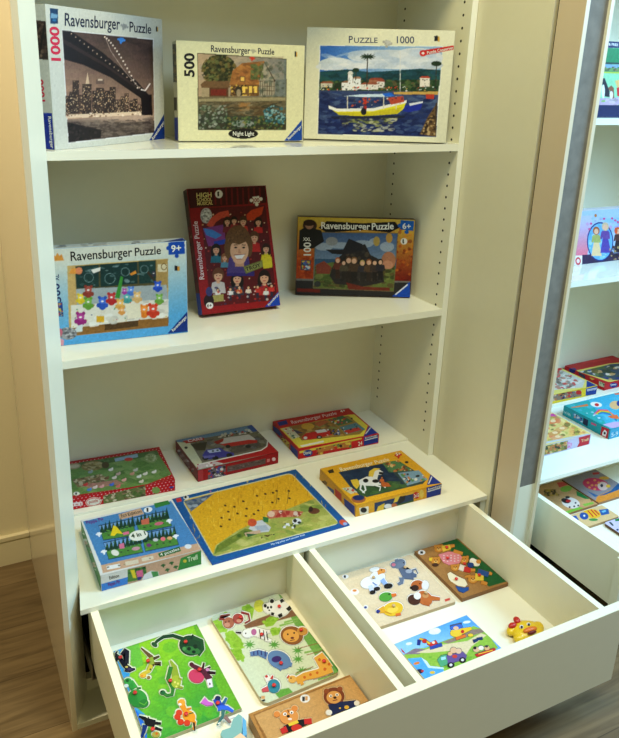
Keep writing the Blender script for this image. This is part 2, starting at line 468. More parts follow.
# column between the cabinets
XC, YC = 1.2196, -.358
obj('column_inner_board', bx(XC, XC+.012, -.266, D+.01, ZF, ZTOP), M_cream, ca)
obj('upright_edge_strip', bx(1.2002, 1.2184, -.0008, 0, .0005, ZTOP), M_band, ca)
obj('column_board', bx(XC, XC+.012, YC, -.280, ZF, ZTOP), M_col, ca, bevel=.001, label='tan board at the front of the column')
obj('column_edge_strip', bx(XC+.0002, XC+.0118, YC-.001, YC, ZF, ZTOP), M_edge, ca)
obj('column_core', bx(XC+.0121, XC+.0749, YC+.05, D+.01, ZF, ZTOP), M_shade, ca)  # near-black, paints the shadow line seen through the column groove
obj('felt_strip', bx(XC+.0122, XC+.0748, YC+.0065, YC+.05, .0755, ZTOP), M_grey, ca, label='grey felt strip set into the column')
obj('column_foot_filler', bx(XC+.0122, XC+.0748, YC+.006, YC+.05, ZF, .075), M_white, ca, label='white filler below the grey strip')

# ------------------------------------------------------------------ neighbouring cabinet on the right
XS2 = XC+.075
cb = cabinet('white shelf cabinet at the right edge, its open drawer holding wooden picture boards', 1.335, 2.45, [1.030, .518, 1.50])
obj('side_panel', bx(XS2, XS2+.011, YC, D+.012, ZF, ZTOP), M_white, cb, bevel=.0008)
obj('edge_strip', bx(XS2+.0002, XS2+.0108, YC-.001, YC, ZF, ZTOP), M_edge, cb)
obj('filler_panel', prism([(XS2+.0112, YP), (1.335, -.172), (1.335, D+.012), (XS2+.0112, D+.012)], ZF, ZTOP), M_white, cb)
obj('base_board', prism([(1.310, YB), (1.3355, -.172), (1.3355, .1075), (2.45, .1075), (2.45, YB)], -.013, 0), M_shelf, cb, bevel=.0015)
obj('rear_base_board', bx(1.3355, 2.45, .1082, D, -.013, .006), M_shelf, cb, bevel=.001)
obj('upright_panel', bx(2.4502, 2.47, YB, D+.012, ZF, ZTOP), M_white, cb)
obj('bottom_board', bx(1.3065, 2.45, YP, -.172, ZF, ZF+.0216), M_shade, cb)  # near-black, paints the shadow below the right drawer
XD2 = 1.366; Y20, Y21 = -.600, -.1055
d2 = obj('drawer', bx(XD2+.018, 2.40, Y20, Y21+.012, ZD-.012, ZD-.0085), M_white, cb, label='pulled-out drawer at the right edge')
obj('drawer_front', bx(1.347, 2.40, Y20-.0215, Y20, -.2218, ZT), M_white, d2, bevel=.0009)
for a, b in ((XD2, XD2+.0165), (2.38, 2.3965)):
    obj('side_board', bx(a, b, Y20+.0003, Y21, ZD-.02, ZT-.0003), M_white, d2, bevel=.0008)
obj('back_board', bx(XD2+.0167, 2.3798, Y21, Y21+.014, ZD-.02, ZT-.0003), M_white, d2)
obj('bottom_panel', bx(XD2+.0166, 2.3799, Y20+.0003, Y21, ZD-.008, ZD), M_shelf, d2)

# ------------------------------------------------------------------ light
def area(name, loc, target, size, energy, color, sy=None):
    l = bpy.data.lights.new(name, 'AREA'); l.energy = energy; l.color = color
    l.shape = 'RECTANGLE'; l.size = size; l.size_y = sy or size
    o = bpy.data.objects.new(name, l); COL.objects.link(o); o.location = loc
    o.rotation_euler = (Vector(target)-Vector(loc)).to_track_quat('-Z', 'Y').to_euler()
    return o
WARM = (1.0, .87, .47); COOL = (.34, .66, 1.0)
area('ceiling_lamp', (.5, -.80, 2.5), (.5, -.1, 0), .35, 23, WARM)
area('ceiling_panel', (.9, -1.5, 2.5), (.8, -.8, 0), .8, 23, (.62, .83, 1.0))
l = bpy.data.lights.new('wall_fill_spot', 'SPOT'); l.energy = 140; l.color = (1, .86, .58); l.spot_size = math.radians(74); l.spot_blend = .6; l.shadow_soft_size = .06  # unseen spot, added to brighten the wall at the left
o = bpy.data.objects.new('wall_fill_spot', l); COL.objects.link(o); o.location = (-.75, -.35, 2.45)
o.rotation_euler = (Vector((-.2, .43, .0))-o.location).to_track_quat('-Z', 'Y').to_euler()
area('window_daylight', (2.75, -1.15, 1.75), (1.2, -.45, .1), .9, 84, COOL, 1.3)
w = bpy.data.worlds.new('room_ambience'); scene.world = w; w.use_nodes = True
bg = w.node_tree.nodes['Background']; bg.inputs[0].default_value = (1.0, .91, .47, 1); bg.inputs[1].default_value = .30
vs = scene.view_settings
vs.view_transform = 'Standard'; vs.look = 'None'; vs.exposure = 0.0; vs.gamma = 1.0; vs.use_curve_mapping = False
# ------------------------------------------------------------------ standing puzzle boxes
BLUE = (18, 56, 124); INK = (40, 44, 62); WHT = (236, 232, 205)
def jig(A, x, y, s, col, rot=0):
    """jigsaw-piece shape"""
    r = math.radians(rot); c, q = math.cos(r), math.sin(r)
    T = lambda px, py: (x+(px*c-py*q)*s, y+(px*q+py*c)*s)
    A.P([T(*p) for p in ((-.6, -.6), (.6, -.6), (.6, .6), (-.6, .6))], col)
    for dx, dy in ((.85, 0), (-.85, 0), (0, .85)): A.P([T(dx+a, dy+b) for a, b in ell(0, 0, .33, .33, 0, 12)], col)
def flag(A, x, y, w, h):
    A.P(rect(x-w, y-h, x, y+h), (30, 30, 30)); A.P(rect(x, y-h, x+w*.6, y+h), (210, 160, 60)); A.E(x-w*.5, y-h, w*.5, w*.5, (30, 30, 30))

g1 = 'large puzzle boxes standing on the top shelf'
# night bridge
K = (20, 0, 3.641)
b = Carton('puzzle_box', 'large white 1000-piece puzzle box with a sepia night picture of a bridge and skyline', 'puzzle box', g1,
           (.134, .020, 36.5, 0.0, .388, .289, .055, Z1+.0003), (214, 212, 184))
A = Art(b.F, K, (208, 206, 180), seed=3)
A.P([(150, 106), (487, 141), (493, 487), (174, 524)], (226, 222, 205))
pic = [(153, 110), (484, 144), (490, 484), (177, 520)]
A.G(pic, (66, 52, 46), (184, 146, 112), (320, 120), (300, 400))
A.S(pic, 120, 14, [(98, 72, 64), (120, 88, 76)], .18, 3)
A.P([(170, 440), (489, 418), (490, 484), (177, 520)], (84, 70, 58)); A.G([(170, 436), (489, 416), (489, 440), (171, 462)], (190, 160, 130), (96, 80, 66), (330, 430), (330, 458))
A.S([(175, 445), (489, 425), (490, 482), (177, 515)], 220, 5, [(62, 48, 42), (120, 104, 86), (140, 122, 100)], .5, 3)
base = lambda x: 424-(x-165)*.03
for x, w, t in ((165, 14, 350), (178, 12, 335), (190, 24, 292), (214, 14, 345), (226, 34, 305), (262, 16, 330), (276, 30, 320), (306, 20, 330), (326, 22, 316), (348, 18, 362), (366, 14, 352), (380, 16, 340), (398, 14, 366), (412, 16, 360), (430, 14, 380)):
    A.P(rect(x, t, x+w, base(x)), A.R.choice([(70, 54, 44), (88, 66, 52), (58, 44, 38)]))
    A.S(rect(x+1, t+3, x+w-1, base(x)-2), int(w*3.4), 2.2, [(228, 196, 150), (206, 164, 116), (40, 30, 26), (34, 26, 22)], .9)
A.P([(238, 305), (245, 262), (252, 305)], (210, 180, 140)); A.P(rect(276, 290, 306, 306), (110, 88, 72)); A.P(rect(283, 288, 300, 293), (225, 200, 165))
A.P([(166, 418), (470, 406), (470, 418), (168, 432)], (226, 196, 156)); A.S([(166, 414), (470, 402), (470, 420), (168, 430)], 60, 4, [(250, 226, 190), (130, 96, 70)], .9)
A.P([(153, 110), (186, 113), (300, 190), (430, 300), (478, 356), (484, 420), (446, 420), (440, 358), (330, 282), (230, 236), (160, 216)], (34, 26, 26))
A.P([(155, 140), (300, 225), (436, 322), (436, 330), (300, 236), (156, 156)], (58, 44, 40))
A.S([(156, 120), (300, 190), (430, 300), (470, 350), (430, 320), (300, 215), (158, 150)], 160, 3, [(74, 58, 52), (98, 78, 66), (20, 16, 16)], .7, 2)
for q in range(17):
    t = q/16; A.E(308+120*t, 134+186*t**1.3, 3.2, 3.2, (230, 208, 180)); A.E(186+250*t, 122+196*t, 2.4, 2.4, (196, 168, 140))
A.L([(310, 134), (330, 185), (380, 258), (436, 322)], 1.6, (196, 170, 146)); A.L([(440, 326), (456, 330), (474, 304)], 5, (240, 222, 200)); A.P(rect(443, 345, 480, 420), (30, 22, 22))
A.P([(172, 446), (200, 452), (296, 474), (294, 502), (176, 520)], (36, 28, 26)); A.S([(172, 446), (296, 474), (294, 502), (176, 518)], 50, 5, [(56, 46, 40), (20, 16, 14)])
A.P([(527, 412), (529, 512), (467, 520)], BLUE)
A.P([(107, 28), (137, 31), (137, 86), (109, 84)], (26, 62, 92)); A.P([(112, 46), (136, 52), (134, 66), (110, 64)], (120, 160, 176)); A.E(124, 72, 8, 5, (40, 110, 150))
jig(A, 380, 94, 13, (150, 150, 138), 20); jig(A, 369, 144, 13, (62, 128, 190), 10); flag(A, 500, 106, 5, 8)
A.build('front_print', b.t)
letter(b.F, K, b.t, 'title_lettering', [('Ravensburger', (162, 93), (363, 108), (162, 46), INK), ('Puzzle', (398, 115), (477, 123), (398, 78), INK)])
letter(b.F, K, b.t, 'piece_count', [('1000', (147, 222), (140, 98), (114, 221), (206, 28, 66), .03)])
letter(b.F, K, b.t, 'logo_lettering', [('Ravensburger', (484, 510), (526, 446), (478, 502), WHT)])
A = Art(b.Lf, K, (198, 196, 174), seed=4)
A.P([(30, 70), (94, 76), (106, 218), (40, 212)], (58, 42, 34)); A.S([(40, 80), (92, 80), (104, 214), (50, 210)], 60, 8, [(96, 72, 56), (30, 22, 18), (130, 108, 84)], .7); A.P([(76, 140), (90, 78), (92, 110), (70, 214)], (20, 16, 14))
A.P([(40, 412), (118, 412), (127, 550), (60, 550)], (18, 50, 140)); A.P([(60, 376), (82, 374), (84, 404), (62, 404)], (60, 110, 150))
A.build('side_print', b.t)
letter(b.Lf, K, b.t, 'side_lettering', [('1000', (92, 370), (84, 288), (70, 370), (200, 30, 66), .03), ('Ravensburger', (103, 424), (113, 540), (114, 424), WHT)])

# cottage by the pond
K = (160, 20, 3.869)
b = Carton('puzzle_box', 'cream 500-piece puzzle box with a timbered cottage by a pond and a black oval', 'puzzle box', g1,
           (.457, .170, -8.1, 2.0, .329, .237, .055, Z1+.0003), (222, 214, 165))
A = Art(b.F, K, (228, 221, 168), seed=5)
A.P([(143, 126), (491, 149), (488, 427), (147, 427)], (70, 64, 40))
pic = [(146, 129), (489, 152), (486, 424), (149, 424)]
A.G(pic, (186, 158, 118), (120, 124, 112), (170, 200), (470, 200)); A.S(rect(150, 140, 480, 230), 90, 14, [(200, 178, 140), (150, 140, 120), (172, 150, 120)], .3, 2)
A.P(rect(146, 300, 489, 424), (60, 58, 40)); A.G(rect(147, 296, 488, 400), (120, 106, 74), (50, 56, 44), (300, 300), (300, 400))
A.P(ell(225, 192, 58, 58), (66, 66, 36)); A.S(ell(228, 194, 70, 62), 420, 7, [(52, 56, 28), (92, 84, 42), (124, 104, 52), (40, 44, 24), (108, 112, 60)], .8); A.L([(226, 235), (222, 275)], 9, (52, 38, 24))
A.P([(280, 196), (318, 166), (404, 158), (414, 196), (440, 248), (268, 252)], (160, 106, 52)); A.S([(280, 196), (318, 166), (404, 158), (440, 248), (268, 250)], 130, 6, [(190, 132, 66), (124, 82, 42), (172, 116, 60)], .6, 2)
A.P([(404, 160), (446, 236), (444, 292), (384, 292), (384, 230)], (170, 158, 128))
for x in range(388, 446, 9): A.L([(x, 236), (x, 292)], 2, (84, 66, 44))
for y in (236, 256, 274): A.L([(384, y), (445, y)], 2, (84, 66, 44))
A.L([(384, 232), (404, 162), (446, 238)], 4, (70, 50, 32))
A.P(rect(272, 250, 384, 294), (124, 88, 46)); A.S(rect(272, 250, 384, 294), 40, 5, [(226, 186, 80), (90, 60, 34), (60, 44, 28)])
for x in (318, 344, 364): A.P(rect(x, 256, x+12, 282), (240, 200, 92))
A.P(rect(308, 214, 330, 240), (126, 90, 54)); A.P(rect(312, 220, 326, 236), (236, 190, 90)); A.P([(300, 216), (319, 200), (338, 216)], (170, 110, 56))
A.P([(156, 250), (170, 236), (268, 236), (270, 262), (160, 262)], (118, 88, 54)); A.P(rect(190, 262, 264, 296), (96, 62, 36)); A.P(rect(196, 268, 256, 292), (120, 46, 30)); A.P(rect(160, 262, 190, 298), (170, 150, 110))
A.E(304, 276, 15, 20, (60, 52, 36)); A.E(304, 282, 9, 15, (160, 140, 104))
A.S(rect(380, 160, 488, 300), 80, 8, [(96, 104, 84), (130, 134, 112), (70, 76, 58)], .45); A.S(rect(350, 170, 400, 230), 60, 8, [(80, 92, 50), (110, 116, 66)], .7)
A.P([(230, 318), (440, 318), (420, 370), (270, 372)], (96, 76, 46)); A.P([(300, 320), (350, 320), (345, 352), (308, 352)], (160, 118, 66)); A.S(rect(150, 312, 486, 372), 160, 6, [(84, 78, 52), (120, 102, 66), (52, 52, 36), (140, 128, 96)], .5, 3)
A.P([(149, 306), (300, 300), (486, 300), (486, 312), (149, 316)], (160, 146, 104)); A.E(320, 402, 44, 14, (170, 176, 160), 0, .7)
A.S(rect(149, 330, 260, 424), 150, 6, [(84, 96, 66), (128, 138, 110), (60, 70, 46), (160, 160, 140)], .8); A.S(rect(250, 372, 486, 424), 200, 5, [(60, 92, 56), (96, 112, 60), (40, 56, 36), (130, 120, 60)], .8)
A.S([(400, 350), (440, 326), (488, 336), (486, 404), (410, 400)], 110, 6, [(64, 124, 128), (120, 168, 166), (40, 80, 84), (150, 180, 170)], .85)
A.E(322, 441, 58, 20, (30, 26, 22)); A.P([(550, 387), (551, 467), (479, 471)], (26, 76, 150)); flag(A, 528, 132, 6, 9)
jig(A, 362, 118, 10, (176, 172, 140), 15); jig(A, 357, 147, 10, (206, 64, 40), 10)
A.build('front_print', b.t)
letter(b.F, K, b.t, 'title_lettering', [('Ravensburger', (197, 123), (349, 131), (197, 97), INK), ('Puzzle', (379, 131), (442, 134), (379, 108), INK)])
letter(b.F, K, b.t, 'piece_count', [('500', (132, 220), (132, 128), (94, 220), (36, 34, 34), .03)])
letter(b.F, K, b.t, 'oval_lettering', [('Night Light', (282, 447), (364, 447), (282, 431), WHT)])
letter(b.F, K, b.t, 'logo_lettering', [('Ravensburger', (498, 464), (548, 414), (492, 456), WHT)])
A = Art(b.Lf, K, (214, 206, 160), seed=6)
A.P(rect(44, 92, 68, 240), (70, 62, 38)); A.S(rect(44, 95, 68, 238), 40, 6, [(120, 92, 50), (44, 44, 26), (150, 130, 80)]); A.P(rect(44, 378, 70, 472), (18, 50, 140)); A.P(rect(48, 300, 66, 350), (60, 54, 44))
A.build('side_print', b.t)

# boats in a harbour
K = (295, 10, 3.439)
b = Carton('puzzle_box', 'large cream 1000-piece puzzle box with a yellow boat in a blue harbour', 'puzzle box', g1,
           (.816, .184, -29.0, 2.9, .386, .285, .055, Z1+.0003), (226, 220, 176))
A = Art(b.F, K, (232, 226, 184), seed=7)
A.P([(83, 120), (510, 123), (487, 439), (76, 429)], (250, 246, 220))
A.G([(86, 122), (508, 125), (500, 240), (84, 250)], (58, 112, 178), (150, 180, 196), (110, 122), (330, 205))
for cx, cy, rx, ry, cc in ((140, 185, 60, 22, (206, 212, 204)), (110, 195, 40, 12, (226, 226, 212)), (270, 150, 90, 14, (176, 190, 196)), (330, 160, 150, 24, (200, 206, 200)), (420, 165, 90, 36, (214, 216, 206)), (360, 185, 140, 18, (226, 226, 214)), (200, 192, 60, 12, (230, 228, 214)), (440, 150, 50, 12, (190, 200, 200)), (470, 190, 40, 14, (196, 200, 192))): A.E(cx, cy, rx, ry, cc)
A.S([(90, 150), (505, 130), (500, 200), (88, 205)], 120, 12, [(220, 222, 214), (190, 200, 200), (236, 234, 222), (170, 186, 196)], .35, 2.5)
A.P([(84, 212), (180, 204), (260, 214), (340, 208), (430, 202), (502, 206), (498, 260), (82, 260)], (28, 72, 74)); A.S([(84, 214), (500, 208), (498, 250), (82, 254)], 120, 9, [(22, 60, 60), (44, 92, 84), (36, 82, 92)], .6, 2)
A.P([(83, 246), (498, 240), (494, 284), (82, 276)], (56, 80, 48)); A.S([(83, 242), (498, 238), (494, 278), (82, 274)], 160, 7, [(36, 66, 34), (84, 104, 56), (100, 92, 58), (44, 56, 36)], .9, 1.4)
for x, y, w, h, cc, rf in ((88, 252, 40, 14, (206, 196, 166), (150, 90, 60)), (160, 250, 60, 26, (236, 232, 214), (150, 110, 80)), (182, 218, 16, 40, (240, 236, 220), (200, 190, 170)), (200, 236, 26, 36, (238, 236, 220), (170, 130, 100)), (254, 240, 50, 28, (170, 110, 76), (150, 70, 48)), (282, 246, 26, 22, (226, 218, 196), (160, 80, 56)), (430, 234, 34, 30, (236, 224, 196), (184, 72, 46)), (226, 256, 60, 18, (230, 222, 200), (160, 90, 60))):
    A.P(rect(x, y, x+w, y+h), cc); A.P([(x-3, y), (x+w*.2, y-7), (x+w*.85, y-7), (x+w+3, y)], rf)
    A.S(rect(x+2, y+3, x+w-2, y+h-2), 6, 2.2, [(60, 56, 50)])
A.E(190, 216, 8, 7, (226, 220, 200)); A.S(rect(84, 262, 490, 280), 90, 3, [(240, 236, 220), (210, 60, 40), (30, 40, 40), (220, 180, 90)], .9)
A.L([(249, 164), (247, 262)], 4, (70, 62, 50)); 
for a in range(0, 360, 30): A.P(stroke([(250, 160), (250+26*math.cos(math.radians(a)), 160+11*math.sin(math.radians(a)))], 6, 2), (34, 54, 34))
A.L([(210, 208), (208, 240)], 3, (60, 60, 44)); A.E(209, 206, 12, 7, (40, 62, 40))
A.L([(488, 184), (484, 262)], 3, (60, 56, 44)); A.E(487, 184, 18, 9, (40, 58, 36)); A.L([(362, 140), (362, 284)], 2.6, (226, 222, 204))
A.G([(82, 276), (494, 282), (486, 437), (78, 427)], (72, 86, 112), (26, 40, 84), (300, 280), (280, 390)); A.S([(82, 280), (492, 286), (486, 434), (80, 424)], 320, 7, [(36, 56, 104), (20, 32, 74), (96, 116, 140), (54, 74, 116)], .5, 2.6)
A.P([(340, 282), (494, 280), (492, 292), (340, 290)], (206, 166, 84))
A.P([(368, 332), (440, 318), (432, 344), (392, 352), (372, 348)], (36, 54, 150)); A.P([(392, 322), (440, 314), (440, 320), (396, 330)], (226, 226, 220))
A.P([(450, 290), (480, 290), (478, 306), (452, 306)], (190, 66, 46)); A.P([(452, 300), (486, 318), (478, 350), (440, 420), (486, 436), (490, 320)], (78, 62, 46))
A.P([(430, 428), (455, 372), (482, 330), (484, 437)], (118, 90, 56)); A.S([(434, 428), (455, 372), (482, 335), (484, 434)], 80, 6, [(170, 136, 86), (84, 62, 40), (200, 170, 116), (60, 46, 34)], .9)
A.P([(116, 336), (140, 346), (260, 344), (382, 318), (374, 340), (352, 358), (240, 364), (150, 360)], (232, 220, 50)); A.P([(114, 328), (145, 340), (270, 338), (384, 310), (384, 320), (270, 348), (145, 350), (116, 340)], (238, 234, 214)); A.P([(140, 352), (260, 352), (372, 334), (352, 358), (240, 366), (150, 362)], (206, 190, 40))
for x in (180, 240, 305, 348): A.L([(x, 296), (x, 342)], 3, (226, 214, 180))
A.P([(168, 296), (230, 290), (336, 288), (330, 298), (240, 300)], (210, 226, 226)); A.P([(300, 288), (330, 284), (344, 296), (310, 298)], (40, 110, 200)); A.P(rect(236, 300, 246, 344), (196, 50, 40)); A.P([(320, 302), (372, 296), (376, 316), (330, 326)], (190, 80, 56)); A.S([(180, 304), (370, 300), (372, 322), (190, 340)], 60, 4, [(230, 220, 200), (60, 60, 70), (196, 90, 60), (40, 50, 90)], .9)
A.E(236, 350, 10, 12, (30, 34, 40))
A.P([(150, 370), (250, 374), (366, 364), (340, 384), (250, 392), (170, 386)], (126, 132, 66), .9); A.S([(150, 370), (366, 366), (340, 420), (170, 420)], 130, 6, [(150, 150, 90), (40, 52, 96), (200, 196, 160), (30, 34, 70)], .7, 2); A.P([(120, 366), (380, 364), (376, 372), (130, 376)], (30, 36, 56), .8)
A.P([(430, 140), (547, 121), (548, 135), (433, 158)], (206, 40, 34)); A.E(441, 148, 12, 11, (206, 40, 34)); A.P(rect(436, 146, 446, 150), (250, 240, 220)); A.P(rect(439, 143, 443, 153), (250, 240, 220))
A.P(rect(480, 88, 492, 106), (30, 30, 34)); A.P(rect(492, 90, 498, 108), (214, 164, 60)); jig(A, 318, 112, 15, (176, 172, 150), 15); jig(A, 320, 110, 10, (200, 196, 176), 15)
A.build('front_print', b.t)
GY = (84, 88, 104)
letter(b.F, K, b.t, 'title_lettering', [('P', (185, 113), (199, 113), (185, 89), GY), ('UZZLE', (203, 113), (284, 113), (203, 95), GY), ('1000', (350, 114), (410, 115), (350, 90), GY)])
letter(b.F, K, b.t, 'banner_lettering', [('Puzzle Conserver', (455, 152), (545, 134), (453, 142), WHT)])

g2 = 'puzzle boxes standing on the middle shelf'
# classroom
K = (40, 220, 3.869)
b = Carton('puzzle_box', 'light blue and cream puzzle box with a classroom of coloured plush toys', 'puzzle box', g2,
           (.122, .104, -3.8, 0.6, .323, .242, .038, Z2+.0003), (190, 208, 206))
A = Art(b.F, K, (214, 214, 190), seed=8)
A.G([(20, 80), (600, 60), (600, 450), (20, 500)], (222, 220, 190), (96, 172, 204), (300, 130), (330, 400))
A.P([(20, 440), (600, 395), (600, 470), (20, 510)], (92, 170, 206))
A.P([(104, 176), (496, 148), (498, 410), (112, 452)], (206, 176, 104))
A.P([(130, 178), (480, 152), (482, 250), (132, 268)], (92, 84, 52)); A.P([(136, 180), (226, 172), (228, 258), (138, 264)], (38, 66, 58)); A.P([(232, 172), (376, 160), (378, 246), (234, 258)], (34, 62, 56)); A.P([(382, 160), (446, 155), (448, 242), (384, 246)], (38, 68, 60))
A.S([(140, 182), (440, 160), (440, 240), (142, 256)], 46, 5, [(150, 170, 160), (110, 136, 126), (80, 110, 100)], .6, 2)
for cx, cy, r in ((188, 222, 18), (270, 226, 20), (404, 190, 15), (330, 200, 16)): A.P(stroke(ell(cx, cy, r, r)+[ell(cx, cy, r, r)[0]], 2), (130, 156, 146))
A.P([(450, 154), (496, 150), (496, 262), (450, 256)], (176, 146, 84)); A.P(rect(456, 170, 492, 200), (220, 206, 160)); A.P(stroke(ell(480, 180, 10, 12), 3), (120, 90, 40))
A.P([(112, 268), (490, 250), (498, 320), (110, 330)], (170, 178, 168)); A.P([(110, 176), (135, 176), (142, 330), (112, 330)], (206, 172, 104))
A.P([(118, 330), (498, 306), (498, 382), (120, 430)], (232, 226, 198)); A.P([(112, 420), (498, 374), (498, 410), (114, 450)], (150, 106, 50)); A.P([(250, 404), (380, 390), (380, 412), (250, 428)], (90, 66, 36))
A.S([(120, 332), (495, 306), (495, 378), (122, 424)], 60, 12, [(244, 240, 216), (222, 214, 186), (206, 200, 176)], .8, 1.6); A.S([(120, 332), (495, 306), (495, 378), (122, 424)], 50, 3, [(60, 70, 110), (190, 60, 50), (220, 180, 50), (80, 150, 90)], .8)
A.P([(290, 300), (312, 216), (322, 220), (308, 304)], (70, 150, 60)); A.P([(196, 192), (234, 182), (232, 196), (206, 206)], (236, 230, 206)); A.P([(346, 208), (370, 194), (374, 206), (354, 214)], (216, 140, 50)); A.P([(110, 208), (122, 186), (160, 184), (158, 206)], (230, 156, 66)); A.E(150, 196, 13, 14, (226, 140, 90))
def blob(cx, cy, s, cc):
    """plush toy: plain round body with ears and limbs"""
    A.E(cx, cy+s*.5, s*.75, s*.85, cc); A.E(cx, cy-s*.4, s*.7, s*.65, tuple(min(255, c+24) for c in cc))
    for d in (-1, 1): A.E(cx+d*s*.55, cy-s*.95, s*.3, s*.3, cc); A.E(cx+d*s*.8, cy+s*.5, s*.3, s*.4, cc)
    A.E(cx, cy-s*.25, s*.26, s*.18, (246, 240, 220))
for cx, cy, s, cc in ((156, 304, 17, (226, 196, 50)), (186, 276, 20, (150, 66, 50)), (186, 322, 20, (112, 162, 60)), (241, 320, 21, (52, 94, 176)), (276, 304, 20, (184, 52, 48)), (336, 302, 18, (80, 160, 146)), (352, 274, 15, (84, 128, 190)), (376, 298, 18, (222, 180, 110)), (310, 326, 18, (226, 176, 86)), (316, 352, 13, (226, 160, 80)), (327, 276, 10, (170, 70, 150)), (156, 382, 22, (160, 48, 118)), (403, 352, 21, (226, 132, 44)), (438, 350, 23, (206, 66, 40)), (456, 256, 17, (44, 84, 176)), (462, 306, 17, (120, 170, 70)), (440, 208, 9, (60, 60, 66))): blob(cx, cy, s, cc)
A.P([(420, 196), (446, 232), (440, 236), (414, 204)], (70, 56, 40)); A.P([(328, 322), (388, 326), (392, 376), (340, 384)], (238, 228, 190)); A.P(rect(218, 372, 248, 396), (226, 176, 44)); A.P([(150, 408), (164, 404), (164, 432), (120, 438)], (214, 222, 206))
A.E(106, 440, 36, 24, (136, 136, 130)); A.S(ell(106, 440, 36, 24), 60, 6, [(170, 170, 160), (90, 90, 86), (206, 204, 190)], .7); A.E(76, 436, 10, 16, (206, 110, 120)); A.P([(64, 452), (92, 466), (90, 492), (66, 494)], (226, 160, 160))
A.P([(497, 86), (560, 78), (562, 130), (498, 134)], (26, 80, 160)); A.E(496, 108, 7, 8, (26, 80, 160)); A.E(530, 138, 8, 8, (26, 80, 160)); A.E(566, 104, 6, 8, (218, 216, 196))
A.P([(46, 158), (50, 134), (58, 140), (66, 126), (74, 138), (82, 130), (92, 156)], (222, 150, 60)); A.P([(571, 354), (573, 432), (494, 440)], BLUE)
A.P(rect(522, 176, 533, 196), (30, 30, 30)); A.P(rect(533, 178, 541, 196), (206, 150, 60)); A.P([(62, 320), (86, 318), (90, 374), (66, 374)], (40, 70, 130)); A.S(rect(64, 322, 88, 372), 26, 4, [(206, 70, 60), (90, 150, 180), (220, 190, 70)])
A.build('front_print', b.t)
letter(b.F, K, b.t, 'title_lettering', [('Ravensburger', (119, 158), (357, 140), (117, 122), (44, 42, 40)), ('Puzzle', (367, 139), (468, 131), (366, 107), (44, 42, 40))])
letter(b.F, K, b.t, 'age_badge', [('9+', (508, 124), (546, 120), (507, 98), WHT, .02)])
letter(b.F, K, b.t, 'piece_count', [('300', (82, 316), (74, 244), (52, 320), (36, 56, 100), .02), ('XL', (74, 234), (72, 210), (56, 236), (36, 56, 100), .02)])
letter(b.F, K, b.t, 'logo_lettering', [('Ravensburger', (515, 432), (570, 376), (508, 424), WHT)])
A = Art(b.T, K, (206, 206, 182), seed=9)
A.P([(470, 86), (600, 60), (600, 92), (470, 96)], (26, 50, 110)); A.S([(60, 95), (470, 78), (470, 92), (60, 108)], 40, 6, [(130, 130, 116), (90, 92, 84), (176, 172, 150)], .8, 2.5)
A.build('top_print', b.t)

# red musical box, leaning back
K = (170, 170, 4.615)
b = Carton('puzzle_box', 'tall red 200-piece puzzle box leaning back in the middle of the shelf', 'puzzle box', g2,
           (.516, .170, 0.5, 19.1, .238, .348, .034, Z2+.0003), (150, 28, 28))
A = Art(b.F, K, (150, 26, 30), cell=.0014, seed=10)
A.P([(75, 88), (440, 72), (446, 150), (90, 176)], (70, 16, 18))
for x in range(180, 440, 26): A.L([(x, 80), (x+4, 160)], 8, (120, 26, 28))
pic = [(138, 176), (440, 160), (496, 600), (186, 632)]
A.P(pic, (96, 24, 28)); A.S(pic, 90, 4, [(230, 190, 120), (206, 70, 50), (250, 226, 170)], .9)
A.E(166, 210, 27, 36, (190, 188, 178)); A.S(ell(166, 210, 24, 32), 40, 6, [(220, 220, 206), (130, 130, 124)])
A.P(stroke([(180, 262), (200, 230), (232, 208), (272, 200)], 30), (206, 84, 60)); A.P([(352, 206), (376, 184), (434, 166), (424, 204), (384, 232), (356, 232)], (206, 72, 34))
A.P([(150, 270), (250, 250), (256, 340), (176, 352)], (130, 60, 120)); A.P([(152, 268), (196, 276), (240, 300), (210, 318), (166, 300)], (70, 130, 190)); A.P([(200, 330), (256, 318), (258, 340), (204, 350)], (40, 70, 160))
def bust(x, y, s, hair, shirt, skin=(220, 170, 130), long=0):
    A.P([(x-s*1.1, y+s*2.6), (x-s*.9, y+s*1.1), (x, y+s*.8), (x+s*.9, y+s*1.1), (x+s*1.1, y+s*2.6)], shirt); A.P(rect(x-s*.25, y+s*.6, x+s*.25, y+s*1.2), skin)
    A.E(x, y-s*.1, s*.85, s*1.02, hair); 
    if long: A.E(x-s*.65, y+s*.5, s*.35, s*.9, hair); A.E(x+s*.65, y+s*.5, s*.35, s*.9, hair)
    A.E(x, y+s*.14, s*.6, s*.76, skin); A.P([(x-s*.6, y-s*.1), (x-s*.5, y-s*.7), (x+s*.5, y-s*.7), (x+s*.62, y-s*.1), (x, y-s*.3)], hair)
    for d in (-1, 1): A.E(x+d*s*.24, y+s*.05, s*.1, s*.06, (50, 30, 24))
    A.E(x, y+s*.5, s*.24, s*.08, (190, 90, 80))
for x, y, s, h, sh, lg in ((264, 236, 20, (60, 36, 24), (120, 40, 44), 1), (296, 232, 18, (40, 24, 20), (150, 40, 40), 0), (338, 236, 22, (80, 52, 30), (196, 60, 40), 0), (408, 238, 20, (50, 30, 24), (196, 40, 36), 1), (212, 366, 24, (34, 24, 22), (40, 110, 120), 1), (252, 404, 18, (150, 100, 60), (90, 140, 150), 1), (390, 310, 26, (96, 60, 34), (190, 44, 40), 0), (444, 362, 22, (60, 36, 26), (220, 200, 40), 1), (222, 486, 32, (110, 66, 40), (196, 190, 180), 0), (310, 500, 30, (26, 20, 20), (60, 60, 70), 1), (436, 496, 32, (40, 26, 22), (176, 44, 44), 1)): bust(x, y, s, h, sh, long=lg)
